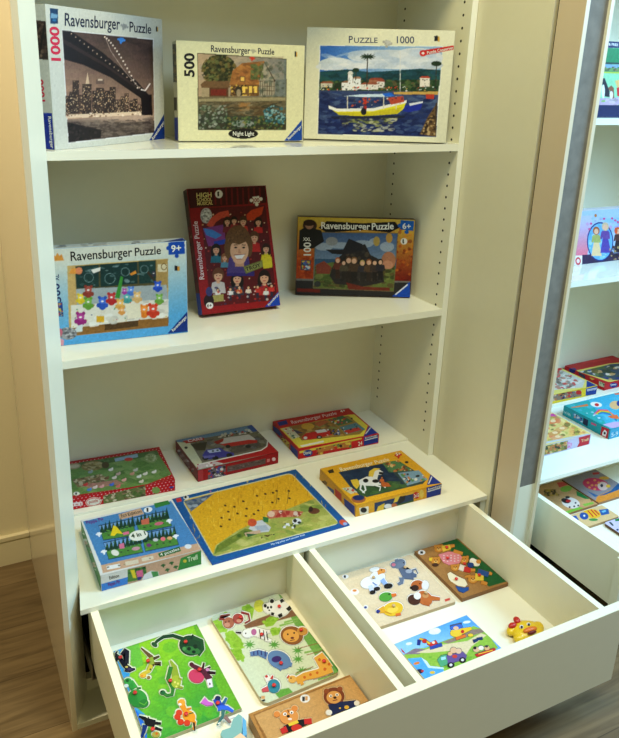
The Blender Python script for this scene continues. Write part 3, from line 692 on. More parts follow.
A.P([(262, 460), (290, 440), (350, 438), (390, 470), (390, 490), (262, 490)], (60, 44, 110)); bust(318, 346, 50, (112, 76, 46), (84, 66, 120), (226, 178, 136))
HR = (112, 78, 44); SK = (228, 180, 138)
A.E(314, 330, 60, 76, HR); A.E(268, 360, 18, 50, HR); A.E(366, 352, 16, 50, HR); A.P(rect(300, 410, 342, 446), (206, 156, 116)); A.E(320, 372, 43, 58, SK); A.E(320, 412, 30, 22, SK)
A.P([(266, 360), (268, 310), (300, 284), (346, 284), (372, 320), (370, 362), (352, 330), (318, 344), (290, 336)], HR); A.S([(262, 340), (280, 280), (350, 276), (374, 330), (340, 330), (280, 340)], 40, 7, [(140, 100, 60), (84, 56, 34)], .7, .6)
for d in (-17, 20): A.E(320+d, 358, 7, 4, (56, 38, 30)); A.L([(311+d, 346), (329+d, 346)], 3.4, (84, 56, 36))
A.P([(318, 358), (328, 384), (314, 384)], (206, 150, 112)); A.P([(296, 394), (346, 390), (332, 410), (308, 410)], (246, 238, 220)); A.L([(294, 393), (348, 389)], 3, (150, 80, 70)); A.L([(306, 412), (334, 411)], 3, (180, 100, 84))
A.P([(338, 446), (426, 416), (432, 448), (350, 480)], (120, 120, 60)); A.P([(342, 450), (424, 422), (428, 446), (354, 474)], (150, 150, 80)); A.P([(425, 410), (470, 400), (474, 450), (432, 456)], (226, 206, 50))
for x, y, cc in ((278, 556, (230, 226, 214)), (320, 548, (220, 120, 60)), (362, 548, (230, 214, 190)), (405, 545, (200, 60, 50)), (444, 556, (220, 220, 206)), (220, 560, (230, 225, 210)), (470, 540, (210, 60, 50))):
    A.person(x, y+48, 62, cc, (50, 44, 60))
A.S([(200, 540), (490, 520), (494, 600), (200, 628)], 60, 6, [(236, 226, 206), (196, 60, 50), (70, 60, 90)], .7); A.P([(196, 580), (246, 574), (248, 606), (200, 612)], (170, 160, 90)); A.E(178, 606, 24, 32, (44, 26, 30)); A.E(180, 562, 16, 22, (66, 66, 110)); A.E(182, 627, 17, 15, (240, 236, 220))
jig(A, 398, 136, 26, (238, 232, 206), -8); A.E(225, 110, 18, 19, (236, 230, 206)); A.P(rect(218, 98, 226, 120), (30, 30, 30)); A.P([(507, 556), (512, 632), (432, 640)], (30, 74, 170))
A.build('front_print', b.t)
letter(b.F, K, b.t, 'title_lettering', [('HIGH', (122, 128), (192, 125), (121, 106), (226, 206, 120), .02), ('SCHOOL', (124, 146), (194, 143), (123, 131), (226, 206, 120), .02), ('MUSICAL', (126, 163), (198, 159), (125, 149), (226, 206, 120), .02)])
letter(b.F, K, b.t, 'side_lettering', [('Ravensburger Puzzle', (158, 504), (126, 236), (136, 506), (226, 206, 190))])
letter(b.F, K, b.t, 'piece_count', [('200', (378, 150), (412, 147), (377, 132), (150, 40, 40), .02)])
letter(b.F, K, b.t, 'age_badge', [('6+', (171, 634), (193, 632), (170, 618), (40, 40, 44), .02)])
letter(b.F, K, b.t, 'plate_lettering', [('TROY', (352, 468), (420, 444), (346, 452), (40, 40, 30), .02)])
letter(b.F, K, b.t, 'logo_lettering', [('Ravensburger', (456, 628), (504, 572), (450, 620), WHT)])
A = Art(b.Lf, K, (110, 26, 26), seed=11)
A.P([(50, 100), (76, 90), (90, 260), (70, 260)], (70, 50, 36)); A.S([(55, 120), (80, 110), (130, 560), (110, 560)], 70, 6, [(150, 120, 80), (60, 30, 26), (40, 26, 22)]); A.P([(112, 570), (140, 570), (152, 680), (130, 680)], (30, 66, 150))
A.build('side_print', b.t)

# fantasy box with a group of people
K = (280, 200, 3.641)
b = Carton('puzzle_box', 'orange and black 100-piece puzzle box with a group of people in dark clothes', 'puzzle box', g2,
           (.856, .280, -26.1, 4.7, .353, .239, .037, Z2+.0003), (90, 60, 36))
A = Art(b.F, K, (60, 46, 36), seed=12)
A.G([(60, 56), (495, 60), (490, 300), (55, 300)], (210, 180, 70), (176, 70, 28), (280, 70), (280, 230)); A.G([(420, 90), (492, 80), (480, 310), (410, 310)], (214, 170, 60), (120, 34, 20), (450, 110), (450, 290))
A.S([(420, 100), (490, 90), (480, 300), (412, 300)], 60, 7, [(220, 130, 40), (150, 50, 24), (100, 30, 20)], .5); A.S([(62, 200), (125, 200), (125, 290), (60, 290)], 40, 7, [(220, 110, 40), (140, 50, 26)], .5)
A.P([(55, 288), (480, 296), (474, 360), (52, 350)], (48, 46, 44)); A.P([(55, 286), (478, 296), (478, 302), (55, 294)], (120, 116, 104)); A.P([(60, 322), (146, 326), (146, 338), (60, 334)], (120, 40, 30))
A.P([(140, 100), (170, 76), (300, 84), (420, 78), (436, 100), (400, 118), (310, 108), (170, 118)], (24, 22, 22))
pic = [(128, 118), (428, 122), (412, 332), (122, 320)]
A.P([(125, 115), (431, 119), (415, 335), (119, 323)], (120, 106, 70)); A.G(pic, (76, 100, 130), (120, 140, 150), (270, 120), (270, 220))
for cx, cy, rx, ry in ((160, 170, 34, 14), (220, 165, 40, 12), (300, 160, 40, 14), (390, 170, 26, 18), (345, 150, 20, 12)): A.E(cx, cy, rx, ry, (176, 184, 180), 0, .8)
A.P([(126, 214), (425, 216), (422, 250), (125, 250)], (60, 90, 110)); A.P([(126, 240), (190, 226), (250, 236), (420, 230), (414, 332), (122, 320)], (104, 116, 56)); A.S([(126, 244), (418, 240), (412, 328), (122, 318)], 130, 8, [(80, 96, 44), (130, 134, 70), (60, 66, 36), (96, 76, 44)], .7, 1.8)
A.P([(130, 236), (160, 222), (186, 244), (180, 270), (132, 268)], (140, 70, 50)); A.P([(180, 276), (200, 220), (250, 178), (310, 160), (330, 200), (370, 220), (380, 300), (300, 316), (200, 306)], (52, 48, 44)); A.S([(190, 276), (230, 200), (320, 180), (370, 230), (376, 296), (200, 300)], 80, 8, [(74, 68, 58), (36, 34, 32), (100, 84, 62)], .6)
A.P([(165, 180), (230, 180), (250, 140), (300, 160), (300, 184), (230, 198), (190, 196)], (46, 44, 46)); A.E(396, 220, 26, 32, (176, 120, 84)); A.E(392, 236, 20, 16, (196, 140, 104)); A.E(352, 150, 12, 18, (190, 160, 80)); A.E(398, 138, 12, 18, (196, 150, 70))
for x, y, h, s1, s2, hr in ((210, 286, 78, (110, 60, 44), (66, 46, 36), (176, 96, 50)), (250, 302, 98, (70, 60, 46), (50, 42, 36), (90, 60, 36)), (270, 302, 96, (84, 66, 48), (44, 40, 36), (140, 100, 60)), (300, 296, 78, (60, 58, 60), (50, 46, 40), (200, 170, 100)), (324, 298, 84, (96, 72, 50), (56, 46, 38), (150, 90, 50)), (345, 296, 80, (70, 58, 50), (44, 38, 34), (60, 44, 34)), (366, 292, 78, (52, 50, 54), (40, 36, 34), (40, 34, 30)), (232, 290, 72, (90, 80, 60), (50, 44, 38), (70, 50, 34))): A.person(x, y, h, s1, s2, hr)
A.P([(240, 300), (300, 316), (400, 320), (400, 332), (250, 326)], (116, 50, 34)); A.E(136, 306, 12, 11, (60, 62, 56)); A.E(188, 150, 22, 16, (150, 150, 140))
A.E(108, 92, 26, 22, (70, 50, 36)); A.P([(68, 180), (70, 110), (96, 96), (150, 110), (160, 150), (120, 176)], (36, 36, 34)); A.E(106, 92, 15, 14, (176, 130, 96)); A.E(106, 82, 22, 12, (60, 42, 30))
A.P([(440, 72), (490, 76), (486, 112), (438, 106)], (24, 96, 160)); A.E(436, 92, 7, 7, (24, 96, 160)); A.E(462, 116, 8, 7, (24, 96, 160)); A.E(452, 150, 12, 12, (232, 226, 200)); A.P(rect(447, 142, 452, 158), (30, 30, 30))
A.P([(76, 218), (112, 220), (110, 258), (74, 255)], (70, 80, 90)); A.S(rect(78, 222, 110, 254), 40, 5, [(220, 190, 60), (70, 110, 170), (180, 60, 50), (220, 220, 210)]); A.P([(474, 298), (474, 356), (408, 352)], (28, 80, 170)); A.L([(420, 346), (466, 308)], 5, (226, 226, 220))
A.build('front_print', b.t)
letter(b.F, K, b.t, 'title_lettering', [('Ravensburger', (150, 104), (328, 108), (150, 80), WHT, .02), ('Puzzle', (334, 108), (414, 106), (334, 84), WHT, .02)])
letter(b.F, K, b.t, 'age_badge', [('6+', (446, 104), (476, 106), (446, 84), WHT, .02)])
letter(b.F, K, b.t, 'piece_count', [('100', (112, 202), (112, 154), (86, 202), WHT, .02), ('XXL', (84, 148), (112, 149), (84, 136), WHT, .02)])
# ------------------------------------------------------------------ puzzle boxes lying on the base board
g3 = 'puzzle boxes lying on the base board'
# country scene with polka dots
K = (60, 445, 5.158)
b = Carton('puzzle_box', 'red polka-dot puzzle box with a green meadow scene, lying in the rear left corner', 'puzzle box', g3,
           (.1285, .1315, -3.7, 0, .281, .036, .198, .0063), (186, 24, 30))
A = Art(b.T, K, (176, 24, 30), cell=.0014, seed=21)
for i in range(27):
    for j in range(18):
        x, y = (i+.5*(j % 2))/26, j/17; A.fill(A.to([(0, 0)]) and [(x*b.T.W+.0017*math.cos(t), y*b.T.H+.0017*math.sin(t)) for t in (0, 1, 2, 3, 4, 5)], (232, 214, 200))
pic = [(40, 104), (498, 30), (578, 152), (440, 208), (62, 262)]
A.P(pic, (112, 142, 74)); A.S(pic, 170, 16, [(92, 128, 60), (128, 156, 86), (110, 140, 78), (140, 160, 96), (86, 116, 58)], .7, 2.4)
A.P([(40, 100), (500, 26), (512, 50), (260, 92), (44, 124)], (84, 112, 62)); A.S([(40, 100), (500, 26), (508, 46), (44, 122)], 60, 9, [(60, 92, 46), (104, 130, 84), (76, 104, 60)], .8, 1.5); A.P([(280, 70), (400, 44), (404, 62), (286, 86)], (150, 172, 180))
A.E(72, 110, 34, 15, (170, 152, 114), -8); A.E(72, 110, 26, 9, (196, 182, 146), -8); A.E(168, 108, 60, 25, (140, 122, 72), -6); A.S(ell(168, 108, 56, 22, -6), 60, 7, [(164, 146, 94), (112, 98, 58), (180, 166, 120)], .7, 2); A.E(234, 104, 20, 17, (86, 74, 48)); A.E(470, 66, 34, 22, (150, 160, 106)); A.S(ell(470, 66, 34, 22), 30, 6, [(190, 196, 150), (120, 136, 80)], .8)
A.P([(60, 180), (210, 150), (250, 176), (90, 220)], (140, 118, 78)); A.S([(60, 180), (220, 148), (260, 190), (100, 222)], 90, 8, [(176, 150, 104), (110, 90, 60), (206, 190, 150), (92, 100, 60)], .8, 1.5)
A.E(354, 74, 22, 9, (206, 70, 60), -5); A.P([(110, 206), (290, 180), (330, 200), (160, 228)], (206, 130, 120), .7)
for x, y, cc in ((262, 128, (230, 220, 200)), (300, 150, (206, 170, 150)), (280, 170, (230, 210, 190)), (372, 150, (206, 150, 120)), (408, 164, (232, 226, 206)), (440, 150, (230, 220, 196)), (486, 140, (226, 220, 200)), (330, 182, (230, 170, 150)), (266, 206, (70, 110, 190)), (150, 232, (90, 140, 190)), (214, 216, (220, 160, 150)), (180, 220, (230, 210, 190)), (130, 206, (206, 70, 60)), (240, 172, (120, 90, 60)), (196, 176, (130, 100, 70)), (420, 190, (220, 206, 180)), (300, 214, (210, 110, 100)), (390, 130, (206, 196, 170)), (156, 140, (150, 160, 150))):
    A.E(x, y, 13, 7, cc, -8); A.E(x+8, y-7, 5, 5, tuple(min(255, c+12) for c in cc))
A.E(84, 252, 17, 10, (232, 226, 200)); A.P(rect(78, 246, 86, 258), (30, 30, 30))
A.build('top_print', b.t)
A = Art(b.F, K, (196, 22, 32), cell=.0014, seed=22)
for i in range(28):
    for j in range(4):
        x, y = (i+.5*(j % 2))/27*b.F.W, (j+.5)/4*b.F.H; A.fill([(x+.0017*math.cos(t), y+.0017*math.sin(t)) for t in (0, 1, 2, 3, 4, 5)], (236, 214, 206))
A.P([(222, 260), (440, 206), (442, 264), (224, 310)], (110, 122, 66)); A.S([(222, 260), (440, 206), (442, 264), (224, 310)], 150, 7, [(150, 130, 90), (90, 80, 50), (200, 180, 140), (80, 110, 50), (120, 90, 60), (222, 206, 170)], .8, 1.4)
A.P([(62, 298), (114, 292), (116, 312), (64, 318)], (236, 222, 206)); A.E(172, 294, 42, 25, (232, 222, 196), -8); A.P(stroke(ell(172, 294, 37, 20, -8), 3), (206, 60, 60)); A.E(496, 234, 21, 18, (130, 160, 80)); A.E(576, 218, 10, 6, (50, 70, 150))
A.build('front_print', b.t)
letter(b.F, K, b.t, 'front_lettering', [('puzzle', (150, 300), (196, 291), (148, 286), (200, 60, 60)), ('1+1', (66, 314), (110, 309), (65, 302), (196, 40, 50))])

# four in one
K = (75, 495, 4.7615)
b = Carton('puzzle_box', 'blue four-in-one puzzle box with green side and four small pictures', 'puzzle box', g3,
           (.130, -.214, -0.3, 0, .240, .042, .235, .0003), (226, 222, 200))
A = Art(b.T, K, (226, 222, 202), cell=.0013, seed=23)
A.P([(36, 126), (458, 28), (590, 232), (124, 338)], (82, 138, 176)); A.P([(122, 336), (588, 230), (604, 262), (132, 374)], (206, 166, 128))
A.P([(206, 92), (312, 62), (330, 90), (214, 118)], (206, 166, 128)); A.P([(376, 40), (442, 24), (456, 42), (384, 62)], (60, 130, 60)); A.E(348, 70, 21, 13, (240, 238, 224), -12); A.P([(340, 62), (349, 60), (350, 80), (342, 80)], (30, 30, 30))
qs = [[(112, 148), (268, 116), (292, 190), (134, 214)], [(282, 110), (430, 78), (462, 146), (308, 178)], [(136, 230), (300, 194), (324, 272), (160, 306)], [(318, 186), (470, 156), (494, 236), (336, 268)]]
for q in qs:
    (x0, y0), (x1, y1), (x2, y2), (x3, y3) = q
    A.P(grow(q, 4), (34, 60, 90)); A.P(q, (86, 140, 60)); m = lambda t, u: (x0+(x1-x0)*t+(x3-x0)*u, y0+(y1-y0)*t+(y3-y0)*u)
    A.P([q[0], q[1], m(1, .5), m(0, .5)], (120, 160, 190))
    for t in range(9): p = m(t/8.5+.03, .5); A.P([(p[0]-11, p[1]), (p[0]-2, p[1]-40-8*(t % 3)), (p[0]+13, p[1])], (28+6*(t % 2), 66, 44))
    A.S(q, 24, 4, [(110, 164, 70), (64, 116, 50)], .7, 2)
    for t in range(4): p = m(.2+.2*t, .75); A.E(p[0], p[1], 6, 3.2, (60, 70, 50))
A.P([(168, 194), (182, 144), (196, 150), (228, 186), (200, 182), (186, 196)], (236, 206, 40)); A.P([(226, 180), (256, 172), (258, 186), (230, 192)], (226, 120, 140)); A.P([(314, 120), (352, 108), (354, 138), (318, 142)], (206, 110, 80)); A.E(400, 136, 22, 8, (206, 110, 120), -10); A.P([(208, 236), (232, 228), (236, 254), (212, 258)], (214, 120, 140)); A.E(290, 256, 20, 9, (200, 150, 150), -8); A.E(352, 240, 12, 9, (120, 60, 110)); A.E(384, 214, 13, 8, (206, 200, 190)); A.E(420, 210, 12, 10, (230, 120, 120)); A.E(452, 206, 13, 8, (226, 170, 110)); A.E(190, 276, 20, 14, (232, 226, 200), 20)
for x, y in ((112, 186), (450, 122), (136, 270), (480, 196)): jig(A, x, y, 13, (240, 238, 226), -12)
A.E(302, 193, 46, 25, (238, 234, 206), -10)
for q, cc in (([(148, 340), (212, 328), (216, 346), (152, 358)], (236, 232, 214)), ([(238, 320), (300, 308), (304, 326), (242, 338)], (222, 206, 170)), ([(316, 302), (372, 290), (376, 306), (320, 318)], (222, 206, 170)), ([(396, 280), (498, 246), (506, 268), (404, 298)], (44, 104, 50))): A.P(q, cc)
A.E(540, 246, 17, 11, (226, 226, 214)); A.S([(150, 340), (370, 294), (374, 304), (152, 354)], 20, 4, [(90, 130, 80), (110, 100, 80)], .8, 2)
A.build('top_print', b.t)
letter(b.T, K, b.t, 'badge_lettering', [('4 in 1', (270, 206), (338, 190), (264, 188), (30, 70, 40), .03)])
letter(b.T, K, b.t, 'title_lettering', [('Peppa Pig', (56, 140), (138, 122), (50, 124), (110, 50, 130), .02), ('Eco', (222, 108), (248, 101), (217, 92), (50, 60, 40)), ('Edition', (254, 100), (318, 84), (250, 86), (50, 60, 40))])
letter(b.T, K, b.t, 'strip_lettering', [('4 puzzles', (408, 292), (498, 262), (403, 280), (230, 226, 200))])
A = Art(b.F, K, (206, 168, 132), cell=.0013, seed=24)
A.P([(122, 376), (250, 348), (250, 420), (122, 464)], (230, 228, 208)); A.P([(122, 424), (250, 390), (250, 424), (122, 460)], (70, 140, 206)); A.P([(250, 354), (336, 338), (342, 380), (310, 404), (250, 416)], (90, 140, 60)); A.S([(250, 354), (336, 338), (336, 372), (250, 390)], 30, 8, [(30, 80, 40), (50, 100, 50)]); A.P([(262, 356), (282, 354), (292, 396), (276, 396)], (232, 210, 50)); A.P([(290, 362), (322, 354), (326, 392), (296, 398)], (220, 110, 140)); A.P([(296, 392), (318, 388), (314, 404), (298, 408)], (60, 60, 120))
A.P([(316, 410), (330, 378), (362, 360), (396, 364), (404, 392)], (226, 226, 214)); A.P([(362, 364), (394, 364), (400, 388), (372, 394)], (80, 150, 80)); A.P([(504, 300), (602, 262), (602, 330), (490, 362)], (58, 140, 60))
for x, y in ((420, 334), (460, 322), (440, 356), (480, 342)): jig(A, x, y, 10, (50, 104, 50), -14)
A.E(524, 314, 9, 8, (206, 190, 60))
A.build('front_print', b.t)
letter(b.F, K, b.t, 'front_lettering', [('Trefl', (536, 318), (584, 304), (534, 296), (200, 220, 170), .03), ('Peppa Pig', (158, 434), (214, 418), (157, 418), (120, 50, 130), .02), ('Edition', (164, 402), (210, 390), (162, 386), (40, 50, 40))])
A = Art(b.Lf, K, (206, 168, 132), cell=.0013, seed=25)
A.P([(18, 120), (40, 130), (124, 380), (124, 464), (80, 420), (30, 220)], (70, 140, 80)); A.S([(20, 120), (124, 380), (124, 464), (30, 220)], 60, 9, [(206, 170, 140), (40, 100, 60), (226, 222, 200), (90, 90, 70)])
A.P([(60, 330), (124, 380), (124, 464), (80, 430)], (50, 130, 60)); A.build('side_print', b.t)

# racing cars
K = (165, 415, 4.762)
b = Carton('puzzle_box', 'dark red puzzle box with cartoon racing cars, rear middle of the base board', 'puzzle box', g3,
           (.482, .130, 1.1, 0, .259, .038, .196, .0063), (130, 22, 30))
A = Art(b.T, K, (150, 150, 130), cell=.0013, seed=26)
A.P([(48, 120), (412, 46), (545, 176), (152, 258)], (120, 112, 90)); A.P([(48, 120), (412, 46), (440, 72), (240, 100), (60, 132)], (110, 140, 160)); A.P([(52, 128), (120, 134), (176, 226), (150, 252)], (206, 202, 160)); A.P([(180, 220), (480, 150), (470, 90), (300, 150), (250, 160)], (96, 86, 72)); A.S([(110, 130), (460, 80), (480, 150), (190, 220)], 150, 9, [(140, 132, 110), (84, 78, 66), (170, 160, 134), (120, 116, 80), (110, 110, 110)], .6, 2)
A.S([(220, 96), (400, 64), (420, 84), (250, 110)], 60, 7, [(60, 60, 56), (222, 216, 196), (180, 60, 50), (200, 190, 160)], .9)
A.P([(252, 132), (280, 110), (400, 92), (428, 112), (436, 128), (300, 146)], (206, 196, 176)); A.P([(230, 128), (280, 112), (276, 126), (250, 140)], (160, 40, 34)); A.P([(260, 140), (400, 118), (440, 120), (440, 132), (300, 152)], (190, 50, 40)); A.E(396, 150, 13, 8, (40, 38, 36)); A.E(300, 150, 12, 8, (40, 38, 36))
A.P([(176, 194), (196, 166), (262, 156), (286, 172), (330, 182), (328, 194), (200, 214)], (74, 70, 140)); A.P([(200, 170), (254, 160), (268, 174), (212, 182)], (200, 206, 214)); A.E(228, 172, 6, 4, (60, 90, 90)); A.E(250, 168, 6, 4, (60, 90, 90)); A.E(192, 206, 15, 10, (34, 32, 34)); A.E(240, 206, 15, 10, (34, 32, 34)); A.E(306, 192, 14, 10, (34, 32, 34)); A.P([(180, 196), (236, 192), (238, 200), (186, 208)], (120, 116, 170))
A.P([(120, 140), (200, 128), (190, 168), (150, 170)], (70, 64, 48)); A.P([(82, 124), (184, 108), (186, 118), (100, 136)], (180, 50, 44)); A.P([(152, 258), (152, 236), (460, 168), (490, 150), (494, 120), (470, 90), (545, 176)], (170, 30, 36)); A.P(stroke([(160, 236), (460, 168), (486, 150), (490, 124)], 5), (230, 224, 204)); A.P([(390, 56), (412, 46), (440, 76), (420, 80)], (60, 90, 150)); A.E(99, 156, 8, 6, (50, 50, 50))
A.P([(150, 240), (240, 222), (280, 232), (160, 258)], (196, 180, 170)); A.S([(150, 240), (240, 222), (280, 232), (160, 258)], 20, 6, [(160, 40, 40), (226, 220, 206)])
A.build('top_print', b.t)
letter(b.T, K, b.t, 'title_lettering', [('CARS', (110, 130), (180, 117), (106, 119), (230, 200, 190), .03)])
A = Art(b.F, K, (160, 26, 32), cell=.0013, seed=27)
A.P([(204, 254), (288, 236), (288, 290), (204, 308)], (110, 100, 100)); A.S([(204, 254), (288, 236), (288, 290), (204, 308)], 50, 8, [(70, 70, 130), (206, 60, 50), (220, 214, 200), (50, 46, 44)]); A.P([(296, 244), (480, 206), (480, 232), (296, 272)], (104, 84, 76)); A.S([(296, 246), (480, 208), (480, 230), (296, 270)], 60, 4, [(130, 110, 100), (84, 66, 60)], .8, 2); A.E(519, 210, 9, 9, (226, 200, 190)); A.P([(486, 210), (500, 207), (500, 222), (486, 225)], (210, 130, 120)); A.P([(156, 262), (180, 257), (180, 312), (156, 316)], (176, 60, 60))
A.build('front_print', b.t)
A = Art(b.Lf, K, (120, 24, 30), cell=.0013, seed=28)
A.P([(64, 166), (116, 218), (120, 262), (66, 196)], (120, 80, 80)); A.S([(58, 150), (140, 250), (140, 300), (60, 190)], 40, 8, [(160, 130, 120), (70, 50, 60), (190, 180, 170)]); A.build('side_print', b.t)

# red and yellow box with a car
K = (265, 400, 5.158)
b = Carton('puzzle_box', 'red and yellow puzzle box with a red car, rear right of the base board', 'puzzle box', g3,
           (.808, .131, -2.2, 0, .285, .033, .205, .0063), (190, 30, 34))
A = Art(b.T, K, (196, 34, 36), cell=.0014, seed=29)
A.P([(76, 148), (430, 76), (462, 74), (532, 134), (510, 186), (176, 250)], (226, 206, 74)); A.P([(118, 138), (430, 80), (516, 150), (490, 178), (190, 210)], (160, 130, 60))
A.P([(120, 140), (330, 100), (420, 186), (192, 208)], (150, 110, 54)); A.S([(120, 140), (330, 100), (410, 184), (190, 206)], 90, 9, [(190, 140, 60), (110, 80, 44), (140, 150, 80), (206, 170, 90)], .7, 1.7); A.E(220, 136, 34, 17, (206, 160, 60)); A.P([(254, 120), (300, 104), (330, 112), (280, 140)], (186, 100, 60)); A.P([(140, 150), (200, 170), (150, 176)], (70, 60, 80))
A.P([(190, 190), (210, 172), (300, 154), (340, 158), (346, 180), (230, 206), (194, 204)], (200, 44, 40)); A.E(208, 196, 10, 7, (230, 220, 200)); A.E(280, 192, 14, 9, (40, 36, 36)); A.E(280, 192, 7, 4, (200, 190, 176)); A.P([(256, 158), (310, 150), (322, 164), (270, 172)], (222, 216, 196)); A.S([(300, 150), (380, 150), (390, 180), (320, 184)], 26, 7, [(230, 224, 206), (40, 40, 40), (70, 90, 150)])
A.P([(322, 102), (400, 80), (456, 112), (380, 132)], (70, 110, 70)); A.P([(384, 140), (470, 118), (520, 152), (420, 178)], (90, 130, 130)); A.P([(404, 160), (480, 140), (500, 154), (430, 174)], (196, 60, 46)); A.S([(322, 104), (400, 82), (450, 112), (380, 132)], 40, 6, [(206, 60, 50), (226, 220, 200), (60, 90, 50), (230, 190, 60)]); A.S([(384, 142), (470, 120), (514, 152), (420, 176)], 24, 5, [(230, 226, 206), (50, 80, 60), (40, 40, 60)])
A.P([(62, 116), (108, 104), (118, 124), (72, 134)], (30, 56, 130)); A.P([(86, 148), (130, 140), (180, 190), (140, 204)], (200, 190, 150)); A.S([(90, 150), (130, 142), (178, 190), (142, 202)], 30, 6, [(160, 60, 50), (70, 110, 80), (230, 220, 180)]); A.P([(180, 236), (300, 210), (306, 218), (190, 244)], (236, 232, 206)); A.P([(510, 190), (538, 134), (584, 170)], (26, 56, 140)); A.P(stroke([(520, 176), (546, 142)], 5), (230, 226, 206)); A.P([(442, 92), (450, 90), (454, 98), (446, 100)], (40, 40, 40))
A.build('top_print', b.t)
letter(b.T, K, b.t, 'title_lettering', [('Ravensburger', (140, 124), (292, 92), (130, 108), (232, 206, 190)), ('Puzzle', (300, 90), (372, 74), (292, 76), (232, 206, 190)), ('4+', (392, 66), (416, 60), (384, 54), WHT, .02)])
A = Art(b.F, K, (200, 36, 38), cell=.0014, seed=30)
A.P([(176, 264), (500, 190), (500, 200), (176, 276)], (226, 206, 74)); A.P([(262, 250), (446, 210), (446, 250), (262, 288)], (190, 130, 60)); A.S([(262, 250), (446, 210), (446, 250), (262, 288)], 70, 8, [(226, 200, 80), (230, 226, 206), (60, 46, 40), (206, 60, 46), (90, 130, 70)]); A.P([(300, 266), (376, 250), (440, 244), (440, 256), (300, 284)], (200, 44, 40)); A.E(220, 274, 25, 18, (26, 60, 140), -10); A.P([(510, 188), (584, 172), (584, 218), (510, 236)], (26, 56, 140)); A.P(stroke([(514, 208), (582, 190)], 5), (220, 220, 206))
A.build('front_print', b.t)
letter(b.F, K, b.t, 'front_lettering', [('Disney', (200, 283), (240, 274), (198, 267), WHT), ('24', (480, 236), (502, 231), (479, 216), (236, 220, 190), .02), ('Ravensburger', (516, 200), (580, 184), (515, 192), WHT)])
A = Art(b.Lf, K, (196, 40, 40), cell=.0014, seed=31)
A.P([(40, 130), (70, 150), (96, 190), (80, 190), (44, 160)], (40, 60, 130)); A.P([(80, 176), (126, 220), (126, 262), (84, 214)], (226, 200, 80)); A.S([(80, 176), (126, 220), (126, 262), (84, 214)], 24, 7, [(160, 60, 50), (90, 80, 70)]); A.P([(132, 226), (170, 264), (170, 306), (132, 262)], (26, 56, 140)); A.build('side_print', b.t)

# yellow box with a white horse
K = (310, 445, 4.421)
b = Carton('puzzle_box', 'yellow puzzle box with a black and white horse, front right of the base board', 'puzzle box', g3,
           (.815, -.196, -0.6, 0, .283, .036, .207, .0003), (220, 160, 34))
A = Art(b.T, K, (226, 168, 38), cell=.0013, seed=32)
A.P([(126, 120), (390, 68), (520, 150), (500, 172), (250, 232), (180, 190)], (60, 80, 70)); A.P([(126, 122), (330, 82), (430, 186), (226, 232)], (34, 54, 78)); A.P([(186, 172), (420, 176), (430, 188), (226, 232)], (60, 90, 50)); A.S([(180, 160), (420, 160), (430, 186), (226, 230)], 60, 8, [(84, 116, 60), (44, 70, 44), (70, 100, 56)], .7, 2.2); A.S([(126, 124), (330, 84), (400, 150), (190, 170)], 50, 9, [(44, 66, 92), (28, 44, 64), (60, 80, 96)], .5, 2)
A.P([(178, 156), (206, 150), (226, 168), (206, 196), (190, 180)], (226, 190, 60))   # tail
A.P([(216, 156), (250, 140), (282, 140), (304, 156), (306, 172), (280, 182), (240, 180), (218, 174)], (236, 232, 214))
A.P([(270, 146), (284, 116), (306, 108), (326, 122), (320, 132), (302, 132), (296, 156)], (232, 228, 210)); A.P([(258, 138), (262, 116), (284, 102), (312, 104), (286, 116), (278, 142)], (230, 196, 70)); A.E(246, 158, 12, 9, (30, 28, 30)); A.E(290, 160, 15, 8, (30, 28, 30)); A.P([(306, 118), (328, 122), (320, 132), (304, 128)], (40, 36, 36))
for p in ([(226, 172), (222, 196), (242, 214)], [(240, 176), (246, 200), (232, 212)], [(284, 176), (312, 186), (308, 204)], [(292, 172), (322, 176), (334, 190)]): A.P(stroke(p, 9, 5), (236, 232, 214))
A.person(318, 184, 46, (206, 110, 50), (160, 96, 50), (40, 28, 24), (190, 120, 80)); A.P([(312, 160), (346, 168), (360, 184), (322, 186)], (190, 100, 46))
A.P([(320, 80), (390, 66), (452, 112), (350, 122)], (90, 130, 80)); A.S([(320, 80), (390, 66), (452, 112), (350, 122)], 50, 7, [(206, 120, 60), (60, 100, 50), (226, 190, 120), (120, 70, 40)]); A.P([(388, 124), (482, 112), (522, 154), (430, 180)], (130, 160, 170)); A.S([(388, 130), (482, 114), (520, 154), (430, 178)], 44, 7, [(30, 30, 34), (206, 130, 70), (226, 220, 200), (90, 140, 80)])
A.P([(138, 192), (180, 186), (210, 210), (180, 218)], (206, 200, 160)); A.S([(138, 192), (180, 186), (210, 210), (180, 218)], 20, 6, [(90, 130, 90), (190, 70, 50)]); jig(A, 390, 44, 14, (200, 46, 40), -8); A.E(428, 76, 8, 5, (40, 40, 40)); A.P([(518, 178), (534, 130), (588, 168)], (26, 56, 140)); A.P(stroke([(526, 172), (540, 140)], 5), (230, 226, 206))
A.E(214, 240, 32, 18, (160, 96, 54)); A.E(214, 234, 26, 12, (34, 50, 90)); A.P([(76, 114), (100, 106), (106, 122), (84, 126)], (60, 50, 30))
A.build('top_print', b.t)
letter(b.T, K, b.t, 'title_lettering', [('Ravensburger', (138, 118), (282, 86), (128, 102), (240, 226, 180)), ('Puzzle', (290, 84), (352, 70), (282, 70), (240, 226, 180)), ('5+', (382, 48), (402, 44), (378, 36), WHT, .02)])
A = Art(b.F, K, (226, 166, 36), cell=.0013, seed=33)
